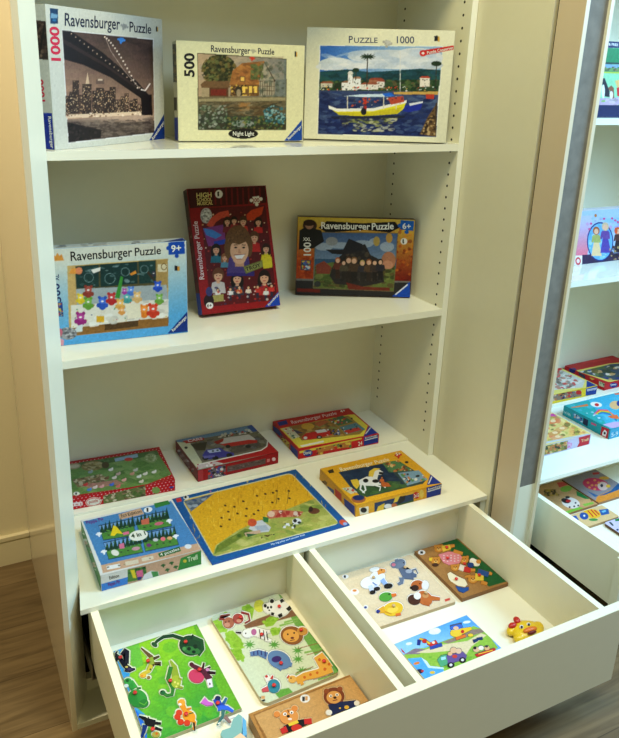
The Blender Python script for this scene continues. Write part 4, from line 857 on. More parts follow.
A.P([(284, 256), (458, 214), (458, 256), (284, 302)], (34, 60, 90)); A.P([(290, 290), (456, 244), (458, 256), (290, 300)], (60, 100, 50)); A.P([(292, 296), (300, 272), (330, 256), (324, 290)], (230, 190, 60)); A.E(346, 272, 19, 12, (234, 230, 212)); A.P([(386, 258), (398, 226), (422, 224), (418, 246), (394, 262)], (34, 32, 34)); A.P([(368, 256), (376, 232), (400, 220), (386, 250)], (230, 190, 60)); A.E(372, 268, 13, 11, (190, 110, 60)); A.P([(216, 278), (258, 270), (258, 304), (220, 310)], (236, 226, 190)); A.E(236, 288, 14, 12, (30, 28, 28)); A.E(470, 222, 13, 16, (200, 46, 40)); A.E(494, 216, 10, 20, (232, 200, 90))
A.P([(516, 184), (588, 170), (588, 218), (516, 236)], (26, 56, 140)); A.P(stroke([(520, 206), (586, 186)], 5), (220, 220, 206)); A.build('front_print', b.t)
letter(b.F, K, b.t, 'front_lettering', [('2x12', (460, 232), (482, 226), (459, 218), WHT, .02), ('Ravensburger', (522, 200), (584, 181), (521, 191), WHT)])
A = Art(b.Lf, K, (226, 166, 36), cell=.0013, seed=34)
A.S([(50, 140), (100, 190), (100, 230), (50, 170)], 26, 9, [(50, 44, 40), (226, 220, 190), (120, 90, 50)]); A.P([(110, 190), (140, 216), (140, 250), (112, 226)], (200, 60, 46)); A.P([(150, 234), (198, 270), (200, 318), (154, 276)], (26, 56, 140)); A.P([(76, 180), (106, 200), (106, 220), (80, 206)], (60, 90, 140)); A.build('side_print', b.t)

# ------------------------------------------------------------------ tray puzzle with the yellow field
K = (165, 465, 3.258)
c = box_corners(.392, -.230, .9, 0, .388, .0045, .308, .0003)
t = thing('tray_puzzle', 'flat blue-framed tray puzzle with a yellow wheat field picture', 'tray puzzle', (c['LFB']+c['RBB'])/2)
O, U, V = c['LFT'], c['RFT']-c['LFT'], c['LBT']-c['LFT']; TF = Face(O, U, V)
bm = bmesh.new(); add_prism(bm, [(c[k].x, c[k].y) for k in ('LFB', 'RFB', 'RBB', 'LBB')], .0003, .0048)
obj('tray', bm, mat('blue_card', alb((24, 92, 160)), .4, .3), t, bevel=.0008)
A = Art(TF, K, (32, 94, 142), cell=.0014, seed=40)
def rounded(pts, k=.12):
    out = []
    for i in range(len(pts)):
        p, a, b_ = pts[i], pts[i-1], pts[(i+1) % len(pts)]
        L1 = math.hypot(a[0]-p[0], a[1]-p[1]); L2 = math.hypot(b_[0]-p[0], b_[1]-p[1]); r = 14
        P1 = (p[0]+(a[0]-p[0])*r/L1, p[1]+(a[1]-p[1])*r/L1); P2 = (p[0]+(b_[0]-p[0])*r/L2, p[1]+(b_[1]-p[1])*r/L2)
        for q in range(5):
            s = q/4; out.append(((1-s)**2*P1[0]+2*s*(1-s)*p[0]+s*s*P2[0], (1-s)**2*P1[1]+2*s*(1-s)*p[1]+s*s*P2[1]))
    return out
pic = rounded([(58, 116), (410, 28), (566, 190), (160, 298)])
A.P(grow(pic, 3), (214, 206, 150)); A.P(pic, (226, 172, 38))
A.S(pic, 500, 7, [(236, 186, 50), (206, 150, 30), (216, 164, 40), (240, 196, 70), (196, 140, 30)], .5, .5)
for k in range(170):
    x = A.R.uniform(80, 540); y = A.R.uniform(40, 270)
    if (y > 120-(x-60)*.25+6) and y < 250-(x-160)*.3: A.L([(x, y), (x+A.R.uniform(-3, 3), y-A.R.uniform(8, 18))], 1.4, A.R.choice([(200, 140, 26), (244, 204, 84), (180, 124, 26)]))
A.P([(60, 118), (160, 92), (120, 124), (84, 152)], (120, 130, 130)); A.S([(62, 118), (150, 96), (120, 124), (84, 150)], 40, 6, [(60, 80, 110), (170, 176, 170), (90, 100, 106)], .8, 2)
g = [(155, 296), (165, 262), (240, 212), (330, 172), (470, 116), (490, 110), (566, 190), (164, 297)]
A.P(g, (170, 170, 80)); A.S(g, 260, 9, [(150, 160, 66), (190, 186, 100), (120, 140, 60), (206, 196, 110), (176, 164, 80)], .6, 2.2); A.P([(160, 292), (170, 262), (260, 208), (290, 212), (230, 250)], (120, 132, 50)); A.S([(160, 290), (170, 260), (300, 196), (340, 170), (330, 190), (220, 256)], 90, 7, [(90, 120, 40), (140, 150, 60), (70, 96, 36)], .7)
A.P([(272, 208), (290, 184), (316, 180), (346, 204), (338, 218), (300, 222)], (206, 202, 186)); A.P([(290, 200), (330, 196), (340, 212), (306, 218)], (176, 180, 176)); A.E(284, 188, 15, 13, (206, 90, 50)); A.P([(258, 222), (310, 212), (312, 222), (264, 234)], (206, 170, 130)); A.P([(264, 224), (300, 226), (270, 236)], (60, 100, 60))
A.P([(330, 164), (350, 146), (400, 148), (452, 152), (440, 168), (370, 172), (340, 176)], (196, 110, 76)); A.S([(334, 162), (350, 148), (450, 152), (440, 168), (350, 172)], 40, 7, [(226, 200, 170), (150, 70, 50), (210, 140, 100), (180, 60, 50)]); A.E(346, 160, 12, 10, (230, 190, 150)); A.P([(318, 168), (338, 172), (336, 188), (322, 186)], (60, 120, 60))
A.E(430, 184, 15, 10, (226, 222, 206)); A.E(424, 182, 6, 6, (40, 40, 40)); A.E(438, 188, 6, 4, (40, 40, 40)); A.S([(376, 190), (430, 190), (424, 208), (380, 206)], 22, 4, [(236, 232, 216), (40, 40, 38)]); A.E(486, 150, 19, 10, (110, 66, 44)); A.E(476, 144, 7, 9, (60, 40, 32)); A.S([(310, 232), (360, 224), (358, 240), (314, 246)], 16, 3, [(50, 50, 40), (90, 70, 40)])
for x, y in ((206, 152), (226, 136), (255, 118), (327, 94), (300, 100), (352, 90), (364, 84), (184, 172), (210, 178), (266, 142), (290, 160), (236, 158), (350, 122), (370, 110), (196, 132), (304, 148), (404, 84), (406, 108), (182, 200), (264, 166)): A.E(x, y, 4.6, 2.6, (90, 56, 26), 20); A.L([(x-4, y+2), (x+3, y+3)], 1.2, (60, 40, 24))
A.L([(404, 80), (398, 126)], 1.4, (90, 80, 40)); A.L([(366, 84), (362, 128)], 1.4, (90, 80, 40))
A.P([(34, 110), (50, 106), (54, 118), (38, 122)], (206, 60, 54)); A.E(68, 106, 9, 7, (226, 220, 200)); A.E(66, 104, 4, 5, (30, 30, 30)); A.E(582, 188, 14, 9, (206, 90, 60), 20); A.E(588, 192, 7, 5, (150, 170, 200))
A.S([(120, 86), (400, 14), (404, 22), (124, 96)], 60, 3.4, [(150, 190, 90), (206, 120, 150), (90, 170, 200), (226, 200, 90)], .8)
A.build('tray_print', t)
letter(TF, K, t, 'frame_lettering', [('My big play and puzzle tray', (346, 262), (456, 229), (344.6, 257), (206, 220, 236))])

# ------------------------------------------------------------------ wooden boards in the drawer
def board(name, label, cat, dims, col, wp='warm', bevel=.0012, corner=0.0, group=None):
    c = box_corners(*dims)
    t = thing(name, label, cat, (c['LFB']+c['RBB'])/2, group)
    x, y, yaw, tl, w, h, d, z = dims
    pts = [(c[k].x, c[k].y) for k in ('LFB', 'RFB', 'RBB', 'LBB')]
    if corner:
        out = []
        for i in range(4):
            p, a, b_ = Vector(pts[i]), Vector(pts[i-1]), Vector(pts[(i+1) % 4]); u = (a-p).normalized()*corner; v = (b_-p).normalized()*corner
            for q in range(6):
                an = q/5*math.pi/2; out.append(tuple(p+u+v-u*math.sin(an)-v*math.cos(an)))
        pts = out
    bm = bmesh.new(); add_prism(bm, pts, z, z+h)
    obj('board', bm, mat('wood_'+name, alb(col, wp), .5, .3), t, bevel=bevel)
    F = Face(c['LFT'], c['RFT']-c['LFT'], c['LBT']-c['LFT'])
    clip = None
    if corner:
        def clip(A_, B_, W=F.W, H=F.H, r=corner):
            dx = np.maximum(np.maximum(r-A_, A_-(W-r)), 0); dy = np.maximum(np.maximum(r-B_, B_-(H-r)), 0)
            return dx*dx+dy*dy < r*r
    return t, F, z+h, clip
ZB = ZD+.0004
HALO = (226, 232, 190)

# dinosaurs ---------------------------------------------------------------------------------------------
t, F, zt, cl = board('peg_puzzle', 'green and blue wooden dinosaur peg board at the left of the drawer', 'peg puzzle', (.146, -.521, .9, 0, .204, .0085, .272, ZB), (190, 180, 130))
KA = (105, 615, 6.0); KB = (165, 620, 6.25)
A = Art(F, KA, (130, 188, 50), cell=.0014, seed=50)
A.UV([(0, 0), (1, 0), (1, 1), (0, 1)], (112, 176, 48)); A.G([(-50, 120), (520, 40), (800, 740), (100, 800)], (146, 200, 44), (70, 160, 60), (260, 250), (640, 560)); A.S([(40, 190), (480, 60), (760, 600), (200, 800)], 120, 36, [(120, 190, 50), (86, 168, 62), (150, 204, 50), (100, 176, 44)], .35, 1.2)
A.P([(36, 200), (110, 176), (140, 230), (150, 330), (140, 400), (150, 470), (190, 560), (240, 600), (250, 800), (150, 800)], (74, 170, 214)); A.S([(40, 210), (110, 190), (140, 330), (200, 580), (240, 760), (160, 760)], 40, 18, [(100, 190, 226), (60, 150, 206)], .5, 1.6); A.P([(150, 540), (200, 590), (250, 640), (250, 800), (180, 800)], (50, 130, 220))
A.P([(110, 170), (200, 160), (230, 300), (170, 330), (140, 230)], (90, 176, 80), .6)
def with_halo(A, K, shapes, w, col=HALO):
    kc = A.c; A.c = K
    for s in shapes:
        if len(s) == 2: A.P(grow(s[0], w), tuple(int(x*.5) for x in col));  # darker outer rim: shadow round each piece painted on the board
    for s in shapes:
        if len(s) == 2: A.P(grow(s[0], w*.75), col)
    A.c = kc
def legs(pts, w, col): return [(stroke(p, w, w*.7), col) for p in pts]
dg = 'dinosaur pieces'
DIN = []
gr, dg2 = (60, 130, 52), (34, 72, 44)
DIN.append(('black flying dinosaur piece in the back left corner of the dinosaur board', KA, [
    (stroke([(64, 240), (92, 262), (118, 300), (150, 326)], 22, 30), (26, 26, 40)), (stroke([(70, 276), (64, 230), (74, 216)], 14, 6), (26, 26, 40)), (stroke([(100, 236), (122, 206), (134, 216), (130, 290)], 16, 26), (30, 28, 44)), (stroke([(122, 320), (150, 330), (180, 322)], 34, 10), (40, 36, 60)), (ell(129, 312, 9, 6), (206, 180, 90), 1), (ell(150, 326, 16, 6), (70, 56, 90), 1)], (93, 253), None))
DIN.append(('long-necked yellow-green dinosaur piece with brown tail, left of centre on the board', KA, [
    (stroke([(216, 196), (250, 226), (282, 256)], 6, 26), (110, 84, 50)), (stroke([(270, 256), (282, 290), (262, 330)], 40, 30), (150, 170, 60)), (stroke([(278, 300), (262, 336), (232, 350), (214, 362)], 22, 20), (206, 186, 60)), (stroke([(290, 262), (326, 246)], 16, 10), (84, 70, 40)), (stroke([(296, 290), (334, 286), (330, 302)], 16, 10), (84, 70, 40)), (ell(228, 362, 20, 13), (226, 180, 60)), (ell(262, 374, 10, 9), (150, 120, 60)), (ell(222, 366, 5, 4), (226, 100, 40), 1), (ell(290, 300, 6, 7), (90, 76, 40), 1), (ell(272, 326, 5, 5), (90, 76, 40), 1)], (258, 275), None))
DIN.append(('green long-necked dinosaur piece with curled neck, at the centre of the board', KA, [
    (stroke([(392, 272), (416, 310), (424, 380)], 10, 50), (150, 170, 56)), (stroke([(396, 310), (378, 380), (408, 440), (402, 476), (372, 482), (346, 462)], 26, 18), gr), (ell(346, 464, 17, 13), (44, 110, 60)), (ell(426, 400, 30, 38), (170, 186, 60)), (stroke([(440, 380), (460, 386)], 14, 10), (150, 160, 50)), (stroke([(440, 430), (468, 436)], 14, 10), (150, 160, 50)), (ell(420, 404, 7, 7), (226, 220, 110), 1), (ell(438, 412, 7, 7), (226, 220, 110), 1), (ell(428, 430, 6, 6), (226, 220, 110), 1), (ell(340, 460, 4, 4), (20, 30, 30), 1)], (392, 394), None))
DIN.append(('round green dinosaur piece beside the blue water at the left edge', KA, [
    (ell(196, 500, 60, 52, 30), (58, 150, 60)), (stroke([(176, 440), (150, 400)], 44, 40), (64, 160, 64)), (ell(138, 398, 24, 20), (74, 170, 74)), (ell(232, 530, 30, 24, -20), (50, 130, 54)), (stroke([(190, 440), (216, 436)], 12, 8), (50, 120, 50)), (ell(128, 424, 14, 10), (232, 236, 214), 1), (ell(134, 394, 10, 9), (40, 100, 50), 1), (stroke([(206, 526), (236, 540), (252, 520)], 6, 4), (110, 180, 60), 1)], (180, 466), None))
DIN.append(('black and yellow dinosaur piece at the front left of the board', KA, [
    (stroke([(204, 606), (240, 620), (258, 650)], 8, 34), (26, 26, 30)), (stroke([(250, 640), (300, 650)], 46, 40), (28, 28, 32)), (stroke([(240, 660), (232, 700), (216, 736)], 30, 12), (34, 60, 120)), (stroke([(290, 646), (336, 650)], 18, 12), (26, 26, 30)), (stroke([(300, 676), (340, 690)], 18, 12), (26, 26, 30)), (ell(306, 716, 24, 18), (170, 160, 70)), (stroke([(260, 610), (262, 650)], 4, 18), (26, 26, 30)), (ell(310, 712, 8, 8), (206, 110, 40), 1)], (286, 685), None))
DIN.append(('dark green dinosaur piece with long neck in the back right corner of the board', KB, [
    (ell(160, 158, 72, 62, 15), dg2), (stroke([(110, 116), (50, 96), (-10, 104), (-50, 130), (-66, 150)], 22, 14), dg2), (ell(-66, 152, 20, 12, 30), (44, 86, 50)), (stroke([(180, 110), (232, 130), (238, 180), (210, 220)], 24, 14), (40, 84, 46)), (ell(166, 190, 56, 24, 10), (60, 120, 60), 1), (stroke([(160, 120), (176, 92)], 16, 12), (30, 60, 40)), (ell(190, 166, 14, 14), (24, 50, 34), 1), (ell(150, 180, 12, 12), (24, 50, 34), 1), (ell(180, 200, 12, 10), (24, 50, 34), 1), (ell(120, 180, 12, 12), (84, 150, 80), 1)], (129, 136), None))
DIN.append(('pink-winged brown dinosaur piece near the right edge of the board', KB, [
    (ell(196, 350, 50, 42, 20), (206, 70, 100)), (stroke([(166, 280), (200, 298), (240, 320), (280, 370)], 22, 40), (96, 40, 56)), (ell(166, 276, 14, 12), (90, 36, 46)), (stroke([(236, 300), (244, 266)], 14, 10), (60, 26, 36)), (stroke([(250, 310), (284, 292)], 14, 10), (60, 26, 36)), (stroke([(264, 326), (316, 330)], 18, 14), (50, 24, 34)), (stroke([(274, 370), (286, 420)], 30, 22), (236, 226, 226)), (ell(266, 310, 12, 10), (206, 140, 170), 1), (ell(280, 400, 5, 8), (120, 80, 90), 1)], (216, 310), None))
DIN.append(('orange dinosaur piece with red back plates at the front of the board', KB, [
    (stroke([(100, 500), (112, 540), (140, 590), (186, 640), (180, 684)], 40, 12), (232, 150, 40)), (ell(150, 600, 42, 34, 30), (236, 160, 44)), (ell(104, 516, 22, 22), (236, 166, 60)), (ell(88, 578, 20, 18), (214, 70, 40)), (ell(78, 604, 20, 18), (214, 66, 36)), (ell(98, 636, 20, 18), (214, 66, 36)), (ell(138, 642, 20, 18), (214, 70, 40)), (stroke([(140, 556), (164, 550)], 14, 8), (226, 140, 40)), (stroke([(180, 640), (186, 690)], 12, 8), (60, 40, 30)), (ell(94, 528, 10, 8), (236, 236, 214), 1), (stroke([(150, 586), (178, 580)], 8, 6), (90, 110, 50), 1)], (132, 587), None))
DIN.append(('blue dinosaur piece with pink wings in the front right corner of the board', KB, [
    (stroke([(318, 490), (340, 530), (372, 552)], 40, 40), (48, 84, 170)), (stroke([(300, 524), (266, 522), (236, 500)], 14, 44), (206, 110, 190)), (stroke([(330, 550), (390, 548), (426, 570)], 34, 16), (60, 110, 210)), (stroke([(366, 520), (384, 486)], 20, 12), (50, 110, 150)), (stroke([(364, 560), (360, 600), (326, 656)], 26, 10), (70, 120, 110)), (stroke([(376, 604), (410, 640)], 24, 14), (150, 120, 110)), (stroke([(400, 616), (438, 604)], 10, 6), (230, 226, 210)), (ell(330, 488, 18, 14), (40, 50, 90)), (stroke([(330, 650), (346, 640)], 8, 6), (230, 230, 206))], (330, 519), None))
for lab, kk, sh, kn, _ in DIN: with_halo(A, kk, sh, 9)
A.build('board_print', t, M_matt)
for lab, kk, sh, kn, _ in DIN: piece(lab, dg, kk, zt+.0003, .0016, sh, kn)

# jungle ------------------------------------------------------------------------------------------------
t, F, zt, cl = board('peg_puzzle', 'pale green wooden jungle animal peg board with rounded corners', 'peg puzzle', (.3965, -.529, 2.7, 0, .194, .0085, .294, ZB), (206, 190, 140), corner=.016)
K = (205, 585, 4.42)
A = Art(F, K, (214, 220, 180), cell=.0014, seed=51)
A.P([(320, 30), (370, 30), (640, 400), (560, 420), (480, 300), (400, 180)], (120, 168, 80)); A.P([(340, 30), (420, 60), (620, 380), (600, 400), (440, 180)], (76, 140, 60)); A.P([(340, 110), (410, 100), (412, 134), (240, 180), (180, 192), (170, 178), (230, 150)], (140, 100, 70))
for q in ([(30, 160), (60, 150), (100, 180), (90, 210), (56, 206)], [(86, 214), (120, 200), (160, 240), (170, 280), (130, 290), (96, 250)], [(110, 286), (150, 280), (176, 320), (168, 336), (130, 326)], [(160, 96), (196, 84), (216, 110), (206, 158), (176, 120)], [(256, 164), (300, 138), (330, 146), (300, 180), (270, 186)], [(286, 196), (330, 188), (340, 212), (300, 220)]):
    A.P(q, (150, 190, 60)); A.S(grow(q, 6), 26, 9, [(160, 200, 70), (136, 180, 50)], .9)
A.E(240, 92, 24, 28, (214, 214, 80)); A.E(90, 130, 12, 12, (160, 200, 70))
for x, y in ((196, 264), (306, 264), (410, 290), (412, 328), (430, 380), (510, 240)):
    for a in range(0, 360, 40): A.P(stroke([(x, y), (x+26*math.cos(math.radians(a)), y+20*math.sin(math.radians(a)))], 8, 2), (96, 158, 66))
for p in ([(330, 480), (360, 470), (400, 490)], [(330, 470), (340, 500)], [(420, 180), (470, 150)]): A.P(stroke(p, 14, 4), (110, 170, 60))
A.P([(300, 470), (370, 456), (400, 486), (330, 506)], (110, 168, 70))
for q in ([(330, 180), (410, 160)], [(350, 166), (430, 142)], [(440, 300), (520, 282)], [(400, 400), (470, 370)], [(500, 420), (580, 396)], [(440, 210), (500, 190)]): A.P(stroke(q, 9, 6), (140, 180, 90))
for q in ([(410, 282), (530, 250)], [(400, 392), (480, 362)], [(450, 310), (540, 286)], [(480, 420), (600, 386)]): A.P(stroke(q, 3, 3), (150, 90, 60))
A.P(rect(236, 496, 246, 516), (40, 40, 40)); A.P(rect(248, 492, 264, 506), (214, 160, 100)); A.P([(232, 520), (262, 506), (266, 514), (236, 528)], (30, 30, 30))
jg = 'jungle animal pieces'
JUN = []
br = (176, 110, 80)
JUN.append(('brown monkey piece in the back left corner of the jungle board', [(ell(104, 166, 25, 24), br), (stroke([(86, 150), (64, 150), (70, 136), (110, 130)], 9, 7), (150, 70, 60)), (ell(98, 176, 13, 10), (206, 150, 120), 1), (ell(92, 164, 3, 3), (50, 30, 26), 1), (ell(106, 160, 3, 3), (50, 30, 26), 1)], None))
JUN.append(('red-brown swinging monkey piece with red peg beside the first monkey', [(ell(146, 148, 24, 22), (170, 80, 70)), (stroke([(160, 120), (192, 128), (198, 156), (176, 168)], 9, 7), (150, 66, 60)), (ell(150, 158, 11, 8), (206, 150, 120), 1)], (157, 142)))
JUN.append(('black and white panda piece lying on the branch of the jungle board', [(ell(330, 104, 44, 34, -8), (234, 232, 214)), (ell(284, 102, 24, 22), (238, 236, 220)), (ell(266, 92, 7, 8), (30, 30, 30)), (ell(296, 70, 9, 8), (30, 30, 30)), (stroke([(344, 76), (336, 64)], 18, 14), (30, 30, 30)), (stroke([(330, 128), (336, 140)], 20, 16), (30, 30, 30)), (stroke([(366, 98), (376, 110)], 22, 18), (30, 30, 30)), (stroke([(300, 122), (298, 132)], 14, 12), (30, 30, 30)), (ell(278, 100, 5, 6), (30, 30, 30), 1), (ell(292, 98, 5, 6), (30, 30, 30), 1), (ell(284, 112, 4, 3), (30, 30, 30), 1)], (328, 94)))
JUN.append(('striped zebra piece in the middle left of the jungle board', [(stroke([(176, 216), (220, 206), (270, 222)], 30, 40), (236, 234, 216)), (ell(186, 216, 20, 16), (238, 236, 220)), (stroke([(260, 214), (286, 206)], 12, 8), (236, 234, 216)), (stroke([(268, 240), (292, 248)], 12, 8), (236, 234, 216)), (stroke([(160, 210), (136, 208)], 8, 4), (60, 56, 56)), (ell(216, 208, 12, 14), (190, 110, 150), 1), (stroke([(240, 196), (246, 236)], 3.5), (40, 40, 40), 1), (stroke([(258, 200), (264, 242)], 3.5), (40, 40, 40), 1), (stroke([(272, 206), (278, 244)], 3.5), (40, 40, 40), 1), (ell(180, 214, 3, 3), (30, 30, 30), 1)], (251, 218)))
JUN.append(('orange lion piece with a shaggy mane on the jungle board', [(ell(384, 222, 50, 40, 10), (150, 96, 50)), (ell(430, 204, 24, 18), (206, 150, 70)), (ell(380, 224, 36, 28, 10), (226, 166, 80), 1), (ell(366, 218, 4, 4), (40, 30, 24), 1), (ell(394, 212, 4, 4), (40, 30, 24), 1), (ell(386, 234, 8, 5), (120, 60, 50), 1), (stroke([(376, 246), (396, 242)], 3), (100, 60, 40), 1)], (425, 198)))
JUN.append(('blue-grey elephant piece with raised striped trunk', [(stroke([(274, 312), (236, 298), (200, 304)], 30, 18), (100, 130, 166)), (ell(328, 330, 54, 38, 25), (106, 138, 172)), (stroke([(350, 344), (384, 352)], 30, 16), (106, 138, 172)), (stroke([(330, 360), (340, 372)], 24, 20), (106, 138, 172)), (ell(316, 328, 22, 14, -10), (70, 50, 110), 1), (stroke([(216, 294), (216, 310)], 5), (60, 60, 110), 1), (stroke([(232, 290), (234, 308)], 5), (60, 60, 110), 1), (stroke([(248, 290), (250, 310)], 5), (60, 60, 110), 1), (stroke([(266, 292), (266, 316)], 5), (60, 60, 110), 1)], (336, 345)))
og = (230, 170, 70)
JUN.append(('yellow giraffe piece lying along the right side of the jungle board', [(stroke([(404, 424), (440, 404), (500, 390), (560, 366)], 30, 40), og), (stroke([(500, 310), (520, 340), (540, 372)], 44, 56), og), (ell(386, 416, 18, 16), (232, 180, 90)), (stroke([(372, 400), (364, 410)], 8, 6), (206, 90, 60)), (stroke([(420, 420), (432, 440)], 16, 14), og), (ell(440, 408, 6, 6), (206, 110, 40), 1), (ell(466, 396, 6, 6), (206, 110, 40), 1), (ell(496, 388, 6, 6), (206, 110, 40), 1), (ell(530, 372, 7, 7), (206, 110, 40), 1), (ell(506, 330, 6, 7), (206, 110, 40), 1), (ell(548, 350, 6, 6), (206, 110, 40), 1), (ell(380, 412, 3, 3), (40, 30, 24), 1)], (526, 336)))
JUN.append(('teal bird piece with red tail at the front of the jungle board', [(ell(304, 446, 28, 30), (60, 140, 150)), (stroke([(282, 424), (270, 404)], 22, 18), (236, 226, 206)), (stroke([(294, 414), (300, 400)], 12, 6), (200, 70, 60)), (stroke([(280, 458), (252, 466)], 24, 14), (206, 90, 90)), (ell(272, 404, 6, 6), (200, 60, 50), 1)], (305, 443)))
for lab, sh, kn in JUN: with_halo(A, K, sh, 6, (240, 238, 214))
A.build('board_print', t, M_matt, clip=cl)
for lab, sh, kn in JUN: piece(lab, jg, K, zt+.0003, .0016, sh, kn)

# wooden tray with two dressed animals ------------------------------------------------------------------
t, F, zt, cl = board('dress_up_puzzle', 'plain wooden dress-up puzzle box with two dressed animals, against the drawer front', 'wooden puzzle', (.351, -.7145, .5, 0, .243, .030, .160, ZB), (186, 138, 74), bevel=.002)
K = (245, 665, 4.7615)
A = Art(F, K, (186, 136, 72), cell=.0014, seed=52)
A.P([(36, 236), (512, 42), (600, 170), (120, 420)], (150, 104, 52)); A.P([(44, 240), (508, 50), (590, 168), (130, 400)], (206, 160, 96))
for q in range(26): A.P(stroke([(40+q*4, 236+q*8), (500+q*4, 46+q*8)], 1.4), (196, 150, 86), .5)
A.E(285, 159, 24, 20, (236, 230, 210)); A.P(rect(272, 150, 284, 172), (40, 40, 40)); A.P(rect(286, 148, 298, 168), (206, 150, 90))
DR = [('orange tiger figure in black, yellow and red clothes, left piece of the wooden dress-up puzzle', [(ell(210, 246, 44, 36, -8), (222, 150, 74)), (ell(152, 234, 15, 14), (222, 140, 66)), (ell(236, 206, 15, 13), (222, 140, 66)), ([(184, 290), (250, 262), (290, 256), (300, 280), (260, 300), (200, 322)], (30, 30, 34)), (stroke([(200, 304), (172, 316)], 30, 26), (200, 50, 44)), (stroke([(282, 270), (318, 266)], 26, 26), (200, 50, 44)), (ell(246, 300, 26, 18), (206, 60, 44)), ([(204, 280), (250, 262), (256, 276), (212, 292)], (230, 196, 60), 1), (ell(206, 244, 8, 6), (40, 30, 24), 1), (ell(190, 234, 9, 8), (240, 230, 206), 1), (ell(222, 226, 9, 8), (240, 230, 206), 1), (ell(191, 235, 4, 4), (30, 26, 24), 1), (ell(222, 228, 4, 4), (30, 26, 24), 1), (stroke([(204, 214), (208, 226)], 5), (120, 70, 36), 1), (ell(214, 258, 10, 5), (240, 220, 190), 1)], None),
      ('brown-maned lion figure in a dark blue jacket, right piece of the wooden dress-up puzzle', [(ell(424, 148, 50, 42), (130, 66, 38)), (stroke([(404, 214), (460, 196), (530, 184)], 54, 34), (34, 46, 84)), (ell(400, 226, 15, 13), (236, 230, 210)), (ell(532, 182, 13, 12), (236, 226, 200)), (ell(388, 124, 13, 12), (150, 80, 44)), (ell(452, 114, 13, 12), (150, 80, 44)), (ell(424, 154, 36, 30), (222, 160, 84), 1), (ell(428, 156, 8, 6), (60, 34, 28), 1), (ell(408, 148, 8, 7), (240, 232, 210), 1), (ell(438, 142, 8, 7), (240, 232, 210), 1), (ell(409, 149, 4, 4), (40, 30, 26), 1), (ell(438, 143, 4, 4), (40, 30, 26), 1), (stroke([(418, 170), (440, 166)], 4), (120, 60, 50), 1), (ell(484, 202, 11, 9), (226, 176, 60), 1), (ell(452, 206, 5, 4), (226, 176, 60), 1)], None)]
for lab, sh, kn in DR: with_halo(A, K, sh, 6, (222, 186, 130))
A.build('lid_print', t, M_matt)
for lab, sh, kn in DR: piece(lab, 'dress-up figures', K, zt+.0003, .0016, sh, kn, name='puzzle_piece')

